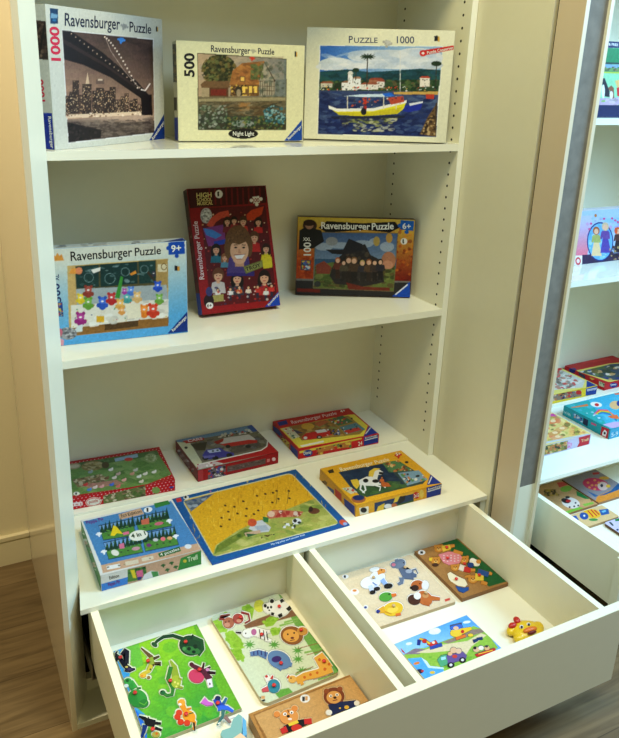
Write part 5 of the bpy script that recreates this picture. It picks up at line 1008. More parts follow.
# pale wooden animal board -------------------------------------------------------------------------------
t, F, zt, cl = board('peg_puzzle', 'pale wooden peg board with sheep, mouse, duck and dog', 'peg puzzle', (.7185, -.437, -1.1, 0, .2595, .0085, .208, ZB), (206, 176, 124), corner=.006)
K = (335, 545, 4.952)
A = Art(F, K, (226, 204, 160), cell=.0014, seed=53)
A.S([(10, 140), (380, 40), (590, 280), (240, 410)], 60, 30, [(222, 198, 152), (230, 210, 168)], .4, 3)
A.E(50, 156, 16, 10, (240, 232, 214)); A.P(rect(42, 150, 52, 162), (30, 30, 30)); A.P([(544, 270), (570, 262), (572, 274), (548, 282)], (206, 80, 60)); A.E(96, 232, 22, 16, (236, 226, 206)); A.E(96, 226, 10, 6, (226, 140, 60)); A.E(152, 308, 12, 10, (236, 230, 214)); A.E(150, 310, 7, 6, (40, 60, 120))
AN = [('white sheep piece with black feet on the pale animal board', [(ell(176, 186, 50, 28, -12), (234, 230, 214)), (ell(210, 160, 36, 26, -10), (226, 228, 222)), (stroke([(210, 132), (236, 128), (250, 126)], 34, 12), (222, 150, 70)), (ell(196, 122, 24, 10, -10), (236, 232, 214)), (stroke([(174, 200), (184, 232)], 22, 20), (200, 210, 220)), (stroke([(200, 196), (206, 216)], 22, 20), (206, 214, 222)), (stroke([(232, 170), (256, 200)], 24, 18), (150, 176, 206)), (ell(186, 233, 15, 9, -8), (34, 30, 30)), (ell(208, 216, 16, 9, -8), (34, 30, 30)), (ell(264, 202, 22, 12, -8), (34, 30, 30)), (ell(230, 124, 3, 3), (40, 30, 26), 1), (stroke([(186, 186), (206, 200)], 6), (110, 140, 180), 1)], (192, 160)),
      ('grey mouse piece with pink ear on the pale animal board', [(ell(320, 92, 30, 22, -20), (116, 128, 140)), (ell(292, 98, 17, 14), (110, 122, 134)), (stroke([(330, 110), (350, 150), (390, 150)], 36, 40), (96, 108, 124)), (stroke([(330, 160), (330, 184), (312, 194)], 26, 12), (110, 122, 134)), (stroke([(376, 148), (404, 150)], 26, 14), (90, 104, 122)), (stroke([(370, 128), (400, 118), (410, 140)], 7, 5), (110, 120, 130)), (stroke([(306, 80), (304, 70)], 20, 14), (120, 130, 140)), (ell(290, 98, 10, 8), (206, 120, 130), 1), (ell(366, 130, 17, 10), (160, 166, 170), 1), (ell(340, 88, 3, 3), (20, 20, 24), 1)], (348, 110)),
      ('yellow duck piece with green head on the pale animal board', [(ell(288, 316, 50, 34, -12), (232, 190, 50)), (stroke([(246, 318), (210, 328)], 36, 16), (226, 170, 50)), (ell(252, 256, 34, 22, -10), (90, 160, 60)), (stroke([(280, 250), (304, 244)], 18, 12), (222, 120, 50)), (ell(214, 328, 10, 8), (40, 60, 130)), (stroke([(300, 346), (326, 340)], 12, 12), (222, 120, 50)), (ell(286, 320, 28, 16, -14), (240, 206, 80), 1), (ell(268, 244, 4, 4), (30, 30, 30), 1), (stroke([(246, 330), (280, 342)], 6), (206, 150, 40), 1)], (290, 300)),
      ('brown and white dog piece on the pale animal board', [(ell(408, 198, 32, 24, -8), (186, 104, 50)), (ell(444, 262, 42, 32, 35), (196, 112, 54)), (stroke([(470, 262), (520, 266)], 24, 14), (196, 110, 50)), (ell(392, 270, 32, 25, 10), (80, 48, 36)), (ell(446, 200, 17, 22), (230, 224, 206)), (stroke([(440, 284), (470, 294)], 22, 16), (190, 106, 50)), (ell(396, 212, 19, 14), (60, 36, 30)), (ell(408, 252, 18, 18), (234, 226, 206), 1), (ell(376, 210, 5, 5), (20, 20, 20), 1), (ell(448, 250, 16, 13), (206, 150, 90), 1), (ell(420, 192, 3, 3), (20, 20, 20), 1)], (450, 236))]
for lab, sh, kn in AN: with_halo(A, K, sh, 5, (244, 236, 212))
A.build('board_print', t, M_matt, clip=cl)
for lab, sh, kn in AN: piece(lab, 'farm animal pieces', K, zt+.0003, .0016, sh, kn, M_woodpeg)

# bear family board --------------------------------------------------------------------------------------
t, F, zt, cl = board('peg_puzzle', 'brown and dark green peg board with a teddy bear family, at the back right', 'peg puzzle', (.9965, -.442, -.6, 0, .1525, .011, .212, ZB), (150, 104, 54))
K = (410, 530, 6.19)
A = Art(F, K, (168, 122, 66), cell=.0013, seed=54)
A.P([(186, 78), (282, 48), (600, 320), (490, 352), (320, 180)], (28, 96, 48)); A.S([(20, 130), (190, 84), (480, 350), (320, 420)], 60, 20, [(176, 130, 72), (158, 114, 60)], .5, 3)
A.E(70, 139, 23, 15, (236, 230, 214)); A.P(rect(62, 132, 78, 146), (30, 30, 30))
bc, bl = (206, 140, 56), (226, 176, 90)
def bear(x, y, s, shirt, pts):
    return [(ell(x, y, 28*s, 22*s), bc), (ell(x-22*s, y-15*s, 9*s, 8*s), bc), (ell(x+20*s, y-17*s, 9*s, 8*s), bc)]+[(p, c_) for p, c_ in pts]+[(ell(x, y+6*s, 12*s, 8*s), bl, 1), (ell(x-8*s, y-4*s, 3*s, 3*s), (40, 26, 20), 1), (ell(x+8*s, y-5*s, 3*s, 3*s), (40, 26, 20), 1), (ell(x, y+3*s, 4*s, 3*s), (50, 30, 24), 1)]
BR = [('teddy bear piece in yellow at the back left of the bear board', bear(178, 114, 1, 0, [(stroke([(200, 116), (250, 104)], 36, 30), (232, 196, 70)), (stroke([(250, 100), (276, 96)], 22, 16), bc)]), (228, 106)),
      ('large bear piece in a pink checked dress at the centre of the bear board', bear(335, 184, 1, 0, [([(176, 152), (236, 134), (300, 136), (322, 170), (306, 206), (240, 216), (206, 200)], (222, 140, 140)), (stroke([(270, 130), (326, 146)], 22, 18), bc)])+[(ell(210+i*22, 158+j*16+((i % 2)*4), 5, 3.5), (240, 206, 200), 1) for i in range(5) for j in range(3)], (233, 172)),
      ('small bear piece with a yellow bow on the left side of the bear board', bear(160, 190, 1.05, 0, [(stroke([(130, 172), (126, 190)], 20, 16), (232, 196, 60)), (ell(156, 214, 19, 10), (80, 50, 34))]), None),
      ('bear piece in red trousers lying below the pink dress', bear(280, 232, .95, 0, [(stroke([(306, 228), (340, 240)], 34, 34), (236, 226, 200)), (stroke([(334, 240), (376, 250)], 32, 28), (200, 50, 44)), (stroke([(376, 248), (404, 248)], 20, 16), bc)]), (338, 208)),
      ('bear piece with white cap and blue collar at the right of the bear board', [(ell(400, 200, 34, 20, 25), (238, 228, 200)), (ell(376, 216, 20, 15), (34, 70, 130)), (ell(424, 196, 15, 13), bc), (ell(392, 184, 17, 9, 20), (240, 234, 214), 1)], None),
      ('bear piece in yellow shirt and blue trousers at the front right of the bear board', bear(390, 304, 1.1, 0, [(stroke([(404, 290), (456, 292)], 44, 40), (232, 200, 70)), (stroke([(420, 256), (486, 276)], 34, 30), (40, 84, 140)), (stroke([(490, 266), (508, 272)], 20, 14), bc), (stroke([(440, 322), (478, 334)], 22, 18), bc), (stroke([(376, 284), (340, 290)], 18, 12), bc)]), (429, 278)),
      ('cream sailing boat piece with a blue base at the front of the bear board', [([(232, 270), (250, 260), (290, 284), (340, 306), (356, 336), (340, 352), (296, 344), (252, 316), (240, 300)], (238, 222, 176)), ([(282, 346), (330, 358), (362, 352), (364, 370), (330, 388), (300, 376)], (34, 84, 140))], (287, 302))]
for lab, sh, kn in BR: with_halo(A, K, [s for s in sh], 2.5, (120, 84, 44))
A.build('board_print', t, M_matt)
for lab, sh, kn in BR: piece(lab, 'bear family pieces', K, zt+.0003, .0016, sh, kn)

# vehicle board ------------------------------------------------------------------------------------------
t, F, zt, cl = board('inset_puzzle', 'sky blue and green inset board with cars, a helicopter and a digger', 'wooden puzzle', (.7535, -.655, 1.8, 0, .223, .007, .158, ZB), (206, 190, 150))
K = (390, 608, 5.158)
A = Art(F, K, (110, 176, 222), cell=.0013, seed=55)
A.G([(0, 160), (420, 30), (480, 100), (60, 240)], (96, 168, 226), (150, 200, 230), (200, 90), (240, 190)); A.P([(70, 240), (120, 210), (180, 206), (260, 176), (330, 150), (430, 92), (490, 112), (560, 206), (150, 420)], (150, 190, 70))
A.P([(70, 240), (130, 208), (180, 214), (150, 238)], (140, 120, 130)); A.P([(270, 176), (340, 150), (420, 112), (480, 104), (486, 124), (400, 150), (300, 184)], (150, 130, 110)); A.P([(130, 232), (260, 190), (400, 170), (470, 130), (500, 140), (420, 200), (380, 262), (320, 220), (200, 232)], (226, 210, 160)); A.P([(90, 262), (160, 256), (190, 280), (200, 306), (270, 312), (280, 330), (150, 420)], (90, 170, 226)); A.P([(160, 256), (190, 276), (206, 300), (280, 308), (276, 316), (196, 310), (176, 280)], (206, 226, 236))
A.S([(200, 250), (560, 190), (560, 210), (300, 330), (210, 290)], 80, 12, [(130, 184, 60), (166, 200, 80), (110, 168, 56)], .6, 1.6)
for x, y, rx, ry in ((230, 120, 32, 16), (96, 184, 17, 7), (396, 72, 20, 7)): A.E(x, y, rx, ry, (232, 236, 236), -8)
A.E(240, 112, 16, 10, (240, 242, 240)); A.E(136, 286, 17, 7, (226, 130, 50), -15); A.E(218, 334, 14, 8, (226, 190, 60)); A.P([(52, 206), (70, 224), (78, 238), (60, 226)], (190, 50, 46)); A.E(152, 328, 19, 12, (34, 40, 60)); A.E(166, 326, 8, 6, (206, 60, 50))
VH = [('red and blue digger piece on the sky of the vehicle board', [(stroke([(206, 206), (268, 188)], 16, 16), (50, 80, 160)), ([(190, 186), (236, 166), (246, 182), (212, 198)], (206, 60, 50)), (stroke([(206, 184), (178, 164), (152, 158)], 10, 8), (226, 190, 50)), (stroke([(150, 164), (146, 190)], 16, 12), (40, 60, 130)), (ell(178, 170, 12, 10), (206, 50, 46)), (ell(224, 178, 8, 7), (240, 220, 190), 1)], None),
      ('yellow helicopter piece with blue top on the vehicle board', [(ell(344, 126, 34, 22, -10), (236, 200, 60)), (stroke([(370, 120), (420, 104)], 30, 14), (236, 196, 50)), (ell(342, 98, 32, 15, -10), (60, 110, 190)), (stroke([(310, 92), (370, 78)], 6, 6), (80, 90, 110)), (stroke([(340, 158), (390, 142)], 16, 14), (226, 120, 50)), (ell(340, 104, 14, 10), (230, 190, 150), 1), (ell(374, 122, 9, 9), (200, 50, 46), 1), (ell(416, 140, 14, 8), (236, 200, 60))], None),
      ('green and purple car piece with big wheels at the front of the vehicle board', [([(244, 268), (262, 246), (290, 240), (300, 262), (296, 290), (262, 304)], (90, 170, 120)), ([(290, 246), (376, 226), (396, 246), (390, 262), (300, 290)], (110, 90, 140)), (ell(314, 294, 17, 14), (34, 32, 36)), (ell(374, 268, 17, 14), (34, 32, 36)), (ell(328, 218, 17, 15), (226, 186, 140)), (ell(354, 222, 15, 14), (226, 190, 150)), (ell(310, 236, 12, 10), (226, 180, 130)), (ell(314, 294, 8, 7), (226, 222, 206), 1), (ell(374, 268, 8, 7), (226, 222, 206), 1), ([(262, 256), (286, 250), (288, 264), (266, 270)], (170, 220, 236), 1), (ell(334, 250, 13, 9), (206, 70, 60), 1)], None),
      ('red open car piece with two small figures on the vehicle board', [([(438, 240), (470, 228), (540, 206), (546, 216), (520, 232), (450, 252)], (200, 50, 44)), (ell(446, 214, 17, 12), (226, 186, 140)), (ell(470, 206, 14, 11), (240, 226, 200)), (ell(500, 206, 14, 12), (222, 180, 120)), (ell(438, 206, 8, 8), (40, 36, 36), 1), (ell(498, 198, 8, 6), (60, 60, 60), 1), (stroke([(456, 238), (530, 218)], 4), (236, 200, 60), 1)], None),
      ('dark blue bird piece on the pale road of the vehicle board', [(stroke([(430, 172), (452, 164)], 16, 10), (36, 60, 100)), (stroke([(448, 160), (478, 156)], 10, 12), (36, 60, 100))], None)]
for lab, sh, kn in VH: with_halo(A, K, sh, 2.2, (60, 70, 80))
A.build('board_print', t, M_matt)
for lab, sh, kn in VH: piece(lab, 'vehicle pieces', K, zt+.0003, .0012, sh, kn)
# ------------------------------------------------------------------ yellow duck head toy
def dome(bm, K, cx, cy, rx, ry, rot, zc, h, lo=-1.0):
    r = math.radians(rot); C0 = onz(*cr(K, cx, cy), zc)
    a = onz(*cr(K, cx+rx*math.cos(r), cy+rx*math.sin(r)), zc)-C0; b_ = onz(*cr(K, cx-ry*math.sin(r), cy+ry*math.cos(r)), zc)-C0
    rings = []
    for i in range(9):
        ph = -math.pi/2+math.pi*i/8; z = max(lo, math.sin(ph)); k = math.cos(ph)
        if i in (0, 8): rings.append([bm.verts.new(C0+Vector((0, 0, z*h)))])
        else: rings.append([bm.verts.new(C0+(a*math.cos(t)+b_*math.sin(t))*k+Vector((0, 0, z*h))) for t in [2*math.pi*j/16 for j in range(16)]])
    for A_, B_ in zip(rings, rings[1:]):
        for j in range(16):
            q = [A_[j % len(A_)], A_[(j+1) % len(A_)], B_[(j+1) % len(B_)], B_[j % len(B_)]]
            u = []
            for v in q:
                if v not in u: u.append(v)
            try: bm.faces.new(u)
            except ValueError: pass
    bmesh.ops.recalc_face_normals(bm, faces=bm.faces)
K = (490, 600, 8.84)
zt = ZB
M_yel = mat('yellow_plastic', alb((244, 206, 40)), .3, .5); M_bow = mat('red_plastic', alb((206, 50, 36)), .3, .5); M_beak = mat('orange_plastic', alb((236, 130, 40)), .35, .5)
M_blk = mat('black_paint', alb((26, 26, 30)), .3, .5); M_eye = mat('white_paint', alb((244, 240, 226)), .35, .5); M_mouth = mat('dark_red_paint', alb((120, 30, 24)), .4, .4)
p0 = onz(*cr(K, 320, 280), zt)
t = thing('duck_toy', 'yellow duck head toy with a red bow and orange beak on the white drawer floor', 'toy', (p0.x, p0.y, zt))
bm = bmesh.new(); dome(bm, K, 330, 276, 150, 88, 6, zt+.012, .016, -.75)
dome(bm, K, 205, 262, 62, 46, -20, zt+.010, .012, -.8); dome(bm, K, 420, 246, 60, 46, 20, zt+.010, .012, -.8); dome(bm, K, 270, 330, 64, 44, 0, zt+.010, .012, -.8)
obj('head', bm, M_yel, t, smooth=True)
for cx, cy, rx, ry, rt in ((238, 180, 38, 24, 35), (200, 226, 40, 22, -5)):
    bm = bmesh.new(); dome(bm, K, cx, cy, rx, ry, rt, zt+.022, .007); obj('bow_loop', bm, M_bow, t, smooth=True)
for cx, cy in ((278, 238), (340, 216)):
    bm = bmesh.new(); dome(bm, K, cx, cy, 19, 16, 10, zt+.0265, .003); e = obj('eye', bm, M_eye, t, smooth=True)
    bm = bmesh.new(); dome(bm, K, cx+3, cy+1, 11, 11, 0, zt+.029, .002); obj('pupil', bm, M_blk, e, smooth=True)
bm = bmesh.new(); dome(bm, K, 355, 262, 64, 22, -12, zt+.027, .006); obj('beak', bm, M_beak, t, smooth=True)
bm = bmesh.new(); dome(bm, K, 372, 288, 42, 12, -14, zt+.027, .0045); obj('mouth', bm, M_mouth, t, smooth=True)

# ------------------------------------------------------------------ teal wooden toy
K = (205, 680, 10.317); ztop = ZB+.034
M_teal = mat('teal_paint', alb((140, 186, 170)), .4, .4); M_lb = mat('light_blue_paint', alb((110, 180, 206)), .4, .4); M_peach = mat('peach_paint', alb((240, 206, 160)), .45, .3)
W2 = lambda pts, z: [tuple(onz(*cr(K, *p), z)[:2]) for p in pts]
q = W2([(160, 560), (176, 520), (262, 490), (292, 400), (345, 352), (382, 372), (384, 520), (362, 580), (300, 640), (200, 620)], ztop)
cx = sum(p[0] for p in q)/len(q); cy = sum(p[1] for p in q)/len(q)
t = thing('wooden_toy', 'teal and peach wooden toy between dinosaur board and plain wooden box', 'toy', (cx, cy, ZB))
obj('body', prism(q, ZB, ztop), M_teal, t, bevel=.002)
q = W2([(386, 376), (424, 420), (432, 560), (388, 590)], ztop-.004); obj('band', prism(q, ZB, ztop-.004), M_lb, t, bevel=.001)
q = W2([(276, 610), (368, 545), (430, 600), (430, 680), (280, 690)], ztop+.008); obj('block', prism(q, ztop+.0002, ztop+.008), M_peach, t, bevel=.001)

# ------------------------------------------------------------------ things in the right cabinet
g4 = 'puzzle boxes in the right cabinet'
CO = 'cool'
# green box on its top shelf
K = (575, 0, 5.682)
b = Carton('puzzle_box', 'green and navy puzzle box standing on the upper shelf of the right cabinet', 'puzzle box', g4, (1.70, .062, 0, 0, .30, .222, .05, 1.0303), (26, 32, 84), CO)
A = Art(b.F, K, (150, 206, 160), cell=.0015, wp=CO, seed=60)
A.P([(150, 230), (500, 230), (500, 275), (150, 270)], (26, 34, 90)); A.P([(150, 272), (500, 276), (500, 362), (140, 352)], (30, 140, 84)); A.P([(140, 352), (500, 362), (500, 372), (140, 362)], (22, 60, 60)); A.P([(140, 362), (500, 370), (500, 416), (130, 408)], (110, 160, 90)); A.P([(140, 364), (500, 372), (500, 392), (140, 384)], (130, 170, 196)); A.S([(140, 376), (500, 384), (500, 410), (140, 402)], 90, 7, [(90, 80, 50), (60, 100, 60), (150, 120, 80)], .8); A.P([(130, 408), (500, 416), (500, 424), (130, 414)], (190, 210, 60))
A.P([(130, 420), (500, 426), (500, 600), (110, 600)], (150, 214, 170)); A.P([(120, 560), (500, 540), (500, 604), (110, 604)], (190, 170, 190)); A.S([(120, 560), (500, 550), (500, 600), (110, 600)], 60, 10, [(206, 190, 206), (130, 190, 90), (170, 150, 170)], .8, 2)
A.P([(152, 446), (168, 444), (196, 520), (196, 552), (160, 548)], (30, 28, 44)); A.P([(186, 500), (206, 486), (220, 500), (222, 560), (206, 560), (200, 520)], (140, 90, 60)); A.E(160, 520, 9, 40, (236, 236, 230)); A.P([(226, 460), (260, 450), (270, 500), (240, 500)], (226, 190, 120)); A.P([(236, 500), (270, 490), (270, 546), (240, 548)], (206, 50, 50)); A.E(206, 540, 10, 22, (236, 226, 220))
A.P([(100, 598), (500, 598), (500, 664), (90, 664)], (22, 30, 84))
A.build('front_print', b.t)
letter(b.F, K, b.t, 'title_lettering', [('& FREE', (190, 258), (244, 262), (190, 244), (226, 230, 230), .02)], wp=CO)
# pale blue and pink box on its middle shelf
K = (560, 190, 6.15)
b = Carton('puzzle_box', 'pale blue and pink puzzle box with two women in dresses, right cabinet middle shelf', 'puzzle box', g4, (1.893, .158, 0, 0.4, .34, .193, .04, .5183), (210, 214, 222), CO)
A = Art(b.F, K, (166, 196, 230), cell=.0013, wp=CO, seed=61)
A.P([(80, 110), (480, 100), (480, 480), (60, 480)], (170, 200, 232)); A.G([(120, 160), (200, 155), (160, 460), (90, 460)], (190, 200, 236), (226, 130, 150), (140, 180), (110, 400)); A.P([(85, 404), (145, 404), (136, 470), (80, 470)], (236, 232, 226)); A.E(110, 438, 17, 24, (206, 50, 60)); A.E(110, 438, 10, 14, (236, 220, 220)); A.P([(136, 400), (500, 380), (500, 470), (134, 466)], (60, 46, 84))
A.S([(150, 170), (480, 160), (480, 230), (160, 300)], 90, 12, [(190, 200, 240), (170, 150, 210), (206, 150, 190), (140, 190, 230)], .6); A.P([(250, 176), (480, 160), (480, 200), (280, 200)], (150, 196, 230))
A.E(246, 318, 82, 122, (40, 50, 120)); A.E(246, 318, 76, 114, (110, 180, 226)); A.S(ell(246, 318, 74, 110), 60, 12, [(150, 206, 236), (90, 160, 216), (180, 220, 240)], .7)
def lady(x, y, s, hair, top, skirt):
    A.P([(x-s*.3, y+s*1.2), (x+s*.3, y+s*1.2), (x+s*.75, y+s*3.4), (x-s*.65, y+s*3.4)], skirt); A.P([(x-s*.45, y+s*.55), (x+s*.45, y+s*.55), (x+s*.35, y+s*1.6), (x-s*.35, y+s*1.6)], top); A.P(stroke([(x-s*.4, y+s*.7), (x-s*.55, y+s*1.6)], s*.25), top); A.P(stroke([(x+s*.4, y+s*.7), (x+s*.5, y+s*1.6)], s*.25), top); A.E(x, y, s*.46, s*.56, hair); A.E(x, y+s*.1, s*.3, s*.38, (232, 190, 160))
lady(222, 250, 46, (170, 100, 60), (170, 180, 110), (230, 206, 160)); lady(278, 224, 48, (206, 190, 160), (110, 80, 160), (90, 76, 170)); lady(356, 250, 40, (206, 100, 50), (90, 60, 60), (50, 40, 50))
A.E(344, 250, 10, 20, (220, 100, 60)); A.S([(300, 340), (480, 330), (480, 430), (310, 430)], 60, 10, [(40, 36, 50), (70, 50, 60), (200, 180, 120)], .8)
for x, y in ((180, 240), (190, 206), (320, 174), (340, 186), (356, 196), (270, 176)): A.E(x, y, 8, 7, (206, 90, 150))
A.E(218, 156, 8, 10, (190, 130, 60)); A.build('front_print', b.t)
# yellow box, rear
K = (540, 355, 7.025)
b = Carton('puzzle_box', 'yellow puzzle box with blue corner in the right cabinet, beside the red box', 'puzzle box', g4, (1.795, .121, 0, 0, .28, .037, .185, .0063), (232, 206, 60), CO)
A = Art(b.T, K, (228, 214, 120), cell=.0015, wp=CO, seed=62)
A.P([(60, 100), (130, 96), (318, 180), (300, 228), (60, 250)], (206, 206, 196)); A.S([(60, 100), (130, 96), (300, 180), (290, 226), (60, 250)], 130, 11, [(150, 150, 140), (206, 60, 60), (230, 226, 214), (110, 100, 90), (190, 130, 110)], .8, 1.6); A.E(130, 98, 24, 12, (206, 40, 50)); A.P([(326, 250), (330, 180), (404, 216)], (26, 60, 140)); A.build('top_print', b.t)
A = Art(b.F, K, (236, 210, 50), cell=.0013, wp=CO, seed=63)
A.P([(60, 278), (290, 244), (292, 290), (60, 330)], (150, 130, 110)); A.S([(60, 280), (292, 246), (292, 290), (60, 330)], 90, 10, [(60, 50, 50), (206, 60, 50), (226, 206, 180), (70, 80, 130), (200, 130, 80)], .85); A.E(272, 262, 20, 16, (206, 40, 40)); A.P([(324, 236), (410, 214), (404, 274), (320, 288)], (26, 66, 150)); A.P(stroke([(330, 244), (402, 230)], 5), (226, 230, 236)); A.build('front_print', b.t)
letter(b.F, K, b.t, 'front_lettering', [('Ravensburger', (332, 256), (398, 240), (331, 246), (236, 236, 240))], wp=CO)
# red and yellow box, rear right
b = Carton('puzzle_box', 'red puzzle box with yellow rim in the right cabinet, rear right', 'puzzle box', g4, (2.130, .133, 1.3, 0, .28, .030, .196, .0063), (196, 30, 46), CO)
A = Art(b.T, K, (190, 40, 46), cell=.0015, wp=CO, seed=64)
A.P([(250, 110), (480, 60), (700, 40), (700, 190), (480, 190)], (232, 214, 110)); A.P([(272, 118), (500, 64), (700, 50), (700, 170), (490, 178)], (70, 90, 110)); A.S([(272, 118), (500, 64), (700, 50), (700, 170), (490, 178)], 120, 14, [(60, 80, 60), (50, 70, 140), (236, 232, 220), (120, 110, 60), (90, 120, 70), (220, 180, 120)], .85, 1.6); A.P([(290, 44), (480, 20), (500, 30), (300, 62)], (206, 60, 60)); A.E(230, 106, 24, 15, (40, 60, 130)); A.build('top_print', b.t)
A = Art(b.Lf, K, (200, 30, 44), cell=.0012, wp=CO, seed=65)
A.E(226, 108, 24, 17, (30, 46, 130), 20); A.P([(270, 116), (318, 144), (318, 172), (274, 140)], (60, 70, 100)); A.P([(348, 158), (370, 150), (388, 168), (366, 176)], (230, 190, 80)); A.P([(416, 176), (470, 196), (468, 236), (414, 214)], (206, 214, 190)); A.S([(420, 184), (466, 200), (464, 230), (420, 212)], 24, 5, [(60, 70, 60), (120, 130, 120)], .9); A.build('side_print', b.t)
A = Art(b.F, K, (196, 28, 42), cell=.0013, wp=CO, seed=66); A.E(516, 212, 28, 18, (30, 50, 140), -8); A.P([(560, 200), (700, 180), (700, 230), (560, 244)], (226, 200, 90)); A.build('front_print', b.t)
letter(b.F, K, b.t, 'front_lettering', [('Disney', (496, 218), (536, 209), (495, 204), (236, 236, 240))], wp=CO)
# teal box, front
b = Carton('puzzle_box', 'turquoise puzzle box with a rainbow picture in the right cabinet, front right', 'puzzle box', g4, (1.828, -.153, .9, 0, .30, .038, .199, .0003), (30, 150, 160), CO)
A = Art(b.T, K, (60, 176, 206), cell=.0015, wp=CO, seed=67)
A.P([(160, 350), (360, 310), (560, 270), (700, 260), (700, 500), (490, 520)], (70, 180, 214)); A.P([(160, 350), (340, 320), (420, 420), (490, 520)], (40, 170, 170)); A.S([(200, 350), (560, 290), (700, 470), (490, 510)], 60, 18, [(90, 190, 220), (50, 160, 200), (120, 206, 226)], .5, 2)
for k, cc in enumerate(((226, 80, 150), (236, 120, 60), (240, 206, 70), (90, 180, 90), (50, 120, 200))): A.P(stroke([(378+k*9, 420-k*2), (410+k*8, 386+k*5), (470+k*5, 388+k*7), (540, 440+k*6)], 9), cc)
A.E(394, 348, 42, 18, (236, 240, 240), 8); A.E(398, 350, 16, 11, (206, 60, 60), 8); A.P([(214, 368), (330, 344), (340, 358), (222, 372)], (226, 130, 70)); A.P([(440, 490), (520, 470), (600, 470), (600, 510), (500, 514)], (200, 180, 220)); A.E(530, 352, 42, 30, (226, 190, 140)); A.E(556, 340, 18, 20, (50, 70, 150)); A.P([(474, 430), (540, 420), (560, 450), (500, 446)], (226, 120, 70)); A.P([(520, 270), (700, 250), (700, 262), (530, 280)], (230, 120, 80)); A.S([(300, 400), (360, 392), (440, 440), (420, 452)], 26, 8, [(220, 240, 244), (180, 220, 236)], .8, 2); A.build('top_print', b.t)
A = Art(b.Lf, K, (34, 160, 166), cell=.0012, wp=CO, seed=68)
A.P([(232, 404), (300, 440), (300, 478), (236, 444)], (70, 140, 190)); A.S([(232, 404), (300, 440), (300, 478), (236, 444)], 24, 10, [(226, 180, 140), (60, 60, 80), (200, 220, 230)]); A.P([(306, 440), (340, 456), (334, 504), (300, 484)], (30, 36, 70)); A.P([(360, 470), (396, 486), (396, 500), (360, 486)], (206, 80, 120)); A.P([(434, 500), (488, 520), (476, 592), (424, 570)], (196, 30, 44)); A.P([(440, 544), (456, 524), (472, 540), (464, 576), (436, 566)], (240, 240, 240)); A.E(456, 550, 8, 10, (40, 40, 50)); A.build('side_print', b.t)
letter(b.Lf, K, b.t, 'side_lettering', [('1x100', (168, 404), (216, 432), (166, 386), (200, 230, 230), .02)], wp=CO)
A = Art(b.F, K, (60, 170, 210), cell=.0013, wp=CO, seed=69); A.S([(490, 540), (700, 480), (700, 560), (490, 594)], 30, 10, [(110, 200, 230), (40, 150, 200)], .6); A.build('front_print', b.t)
letter(b.F, K, b.t, 'front_lettering', [('5-9', (500, 576), (548, 562), (500, 548), (200, 230, 240), .02)], wp=CO)
# pale box, front left
b = Carton('puzzle_box', 'white puzzle box with yellow picture and pink edge in the right cabinet, front left', 'puzzle box', g4, (1.462, -.151, 0, 0, .280, .038, .172, .0003), (214, 216, 236), CO)
A = Art(b.T, K, (236, 220, 130), cell=.0014, wp=CO, seed=70)
A.P([(60, 410), (90, 412), (350, 550), (320, 566), (30, 620)], (226, 206, 130)); A.P([(66, 412), (92, 410), (150, 448), (70, 440)], (206, 80, 160)); A.S([(60, 430), (120, 430), (330, 548), (30, 612)], 130, 15, [(236, 190, 110), (206, 150, 90), (180, 180, 90), (226, 130, 90), (244, 226, 160), (120, 110, 60)], .75, 1.4)
for x, y, cc in ((86, 470, (230, 140, 90)), (100, 552, (214, 160, 96)), (150, 520, (226, 176, 110)), (120, 580, (226, 170, 120))): A.E(x, y, 44, 15, cc, -8); A.E(x+6, y-6, 20, 9, (246, 216, 170))
A.P([(30, 612), (320, 556), (346, 552), (340, 562), (30, 628)], (200, 206, 206)); A.build('top_print', b.t)
A = Art(b.F, K, (206, 210, 236), cell=.0013, wp=CO, seed=71)
A.P([(30, 636), (196, 600), (190, 664), (30, 704)], (150, 150, 80)); A.S([(30, 636), (196, 600), (190, 664), (30, 704)], 80, 11, [(226, 180, 110), (100, 120, 60), (206, 130, 80), (60, 60, 46), (236, 214, 160)], .85); A.S([(190, 610), (225, 602), (222, 650), (190, 656)], 14, 8, [(206, 120, 190), (226, 160, 210)], .9); A.P([(272, 578), (356, 556), (342, 634), (258, 652), (276, 616)], (196, 40, 60)); A.build('front_print', b.t)
letter(b.F, K, b.t, 'logo_lettering', [('Trefl', (288, 612), (340, 599), (288, 594), (236, 200, 150), .03)], wp=CO)

# wooden picture boards in its drawer
K = (535, 465, 7.369)
g5 = 'picture boards in the right drawer'
t, F, zt, cl = board('picture_board', 'wooden picture board with a spotted ladybird and green leaf, back left of the right drawer', 'wooden puzzle', (1.535, -.265, 0, 0, .150, .0075, .158, ZB), (170, 130, 80), CO, group=g5)
A = Art(F, K, (196, 160, 110), cell=.0013, wp=CO, seed=80)
A.S([(20, 150), (260, 100), (460, 270), (240, 370)], 60, 24, [(206, 170, 120), (180, 146, 96)], .5, 2); A.S([(60, 180), (180, 180), (180, 230), (70, 230)], 40, 11, [(180, 150, 40), (120, 100, 40), (60, 50, 30)], .8); A.P([(160, 130), (220, 122), (240, 146), (180, 166)], (206, 80, 70)); A.E(230, 176, 44, 22, (130, 180, 70), -10); A.P([(306, 192), (340, 200), (412, 252), (370, 250), (310, 226)], (30, 120, 60)); A.P([(396, 240), (440, 260), (420, 270)], (120, 80, 50)); A.E(264, 280, 70, 40, (226, 222, 214), 15); A.E(226, 264, 34, 18, (40, 36, 40), 15); A.E(246, 266, 20, 11, (190, 30, 40)); A.E(240, 238, 17, 9, (30, 30, 34))
for x, y in ((300, 280), (290, 306), (256, 312), (320, 300)): A.E(x, y, 7, 7, (60, 50, 60))
A.P([(200, 350), (330, 310), (360, 320), (240, 364)], (130, 190, 70)); A.P([(350, 290), (430, 272), (436, 286), (370, 306)], (140, 190, 80)); A.build('board_print', t, M_matt)
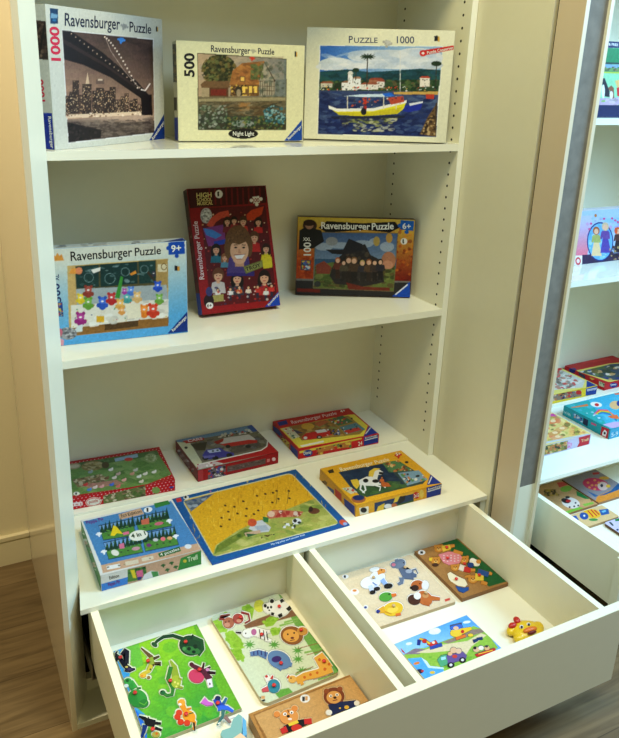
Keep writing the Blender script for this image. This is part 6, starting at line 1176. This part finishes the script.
t, F, zt, cl = board('picture_board', 'wooden picture board with a pink spotted fish, at the back of the right drawer', 'wooden puzzle', (1.692, -.262, 0, 0, .16, .0075, .155, ZB), (170, 130, 90), CO, group=g5)
A = Art(F, K, (150, 146, 150), cell=.0013, wp=CO, seed=81)
A.P([(440, 280), (460, 230), (620, 160), (720, 240), (460, 300)], (220, 150, 60)); A.P([(380, 190), (470, 230), (560, 190), (640, 110), (680, 160), (520, 220), (440, 236)], (40, 100, 150)); A.E(446, 142, 96, 46, (206, 50, 100), 8); A.E(500, 156, 40, 32, (226, 200, 190), 8); A.E(492, 152, 10, 12, (40, 40, 60)); A.E(540, 156, 17, 12, (236, 190, 60))
for x, y in ((390, 130), (420, 150), (440, 112), (400, 166), (440, 178), (470, 130), (450, 150)): A.E(x, y, 11, 8, (232, 160, 90))
A.E(510, 96, 38, 12, (220, 170, 60)); A.P([(420, 56), (470, 52), (476, 66), (430, 72)], (196, 50, 60)); A.build('board_print', t, M_matt)
t, F, zt, cl = board('picture_board', 'wooden picture board with a yellow, red and blue fish, right drawer', 'wooden puzzle', (1.546, -.3425, 0, 0, .146, .0075, .068, ZB), (190, 160, 110), CO, corner=.006, group=g5)
A = Art(F, K, (222, 196, 146), cell=.0011, wp=CO, seed=82)
A.E(420, 358, 66, 34, (232, 190, 50), 10); A.E(360, 376, 34, 26, (40, 90, 170), 20); A.P([(470, 330), (540, 322), (550, 360), (490, 372)], (40, 100, 170)); A.P([(256, 380), (300, 372), (322, 404), (300, 416)], (36, 90, 180)); A.E(430, 404, 34, 10, (70, 150, 80))
for q in ([(388, 336), (430, 382)], [(410, 328), (456, 376)], [(436, 330), (474, 366)]): A.P(stroke(q, 8), (206, 50, 46))
A.E(362, 374, 8, 8, (226, 230, 230)); A.P([(490, 340), (520, 330), (526, 344), (500, 352)], (120, 190, 220)); A.build('board_print', t, M_matt, clip=cl)
t, F, zt, cl = board('picture_board', 'lavender picture board with rounded corners at the edge of the photo, right drawer', 'wooden puzzle', (1.616, -.50, 0, 0, .22, .0085, .153, ZB), (110, 84, 60), CO, corner=.012, group=g5)
A = Art(F, K, (206, 204, 232), cell=.0013, wp=CO, seed=83)
A.P([(540, 420), (556, 420), (580, 446), (566, 448)], (40, 70, 70)); A.P([(586, 400), (640, 386), (660, 410), (590, 414)], (40, 130, 70)); A.E(606, 478, 10, 7, (60, 80, 120)); A.build('board_print', t, M_matt, clip=cl)
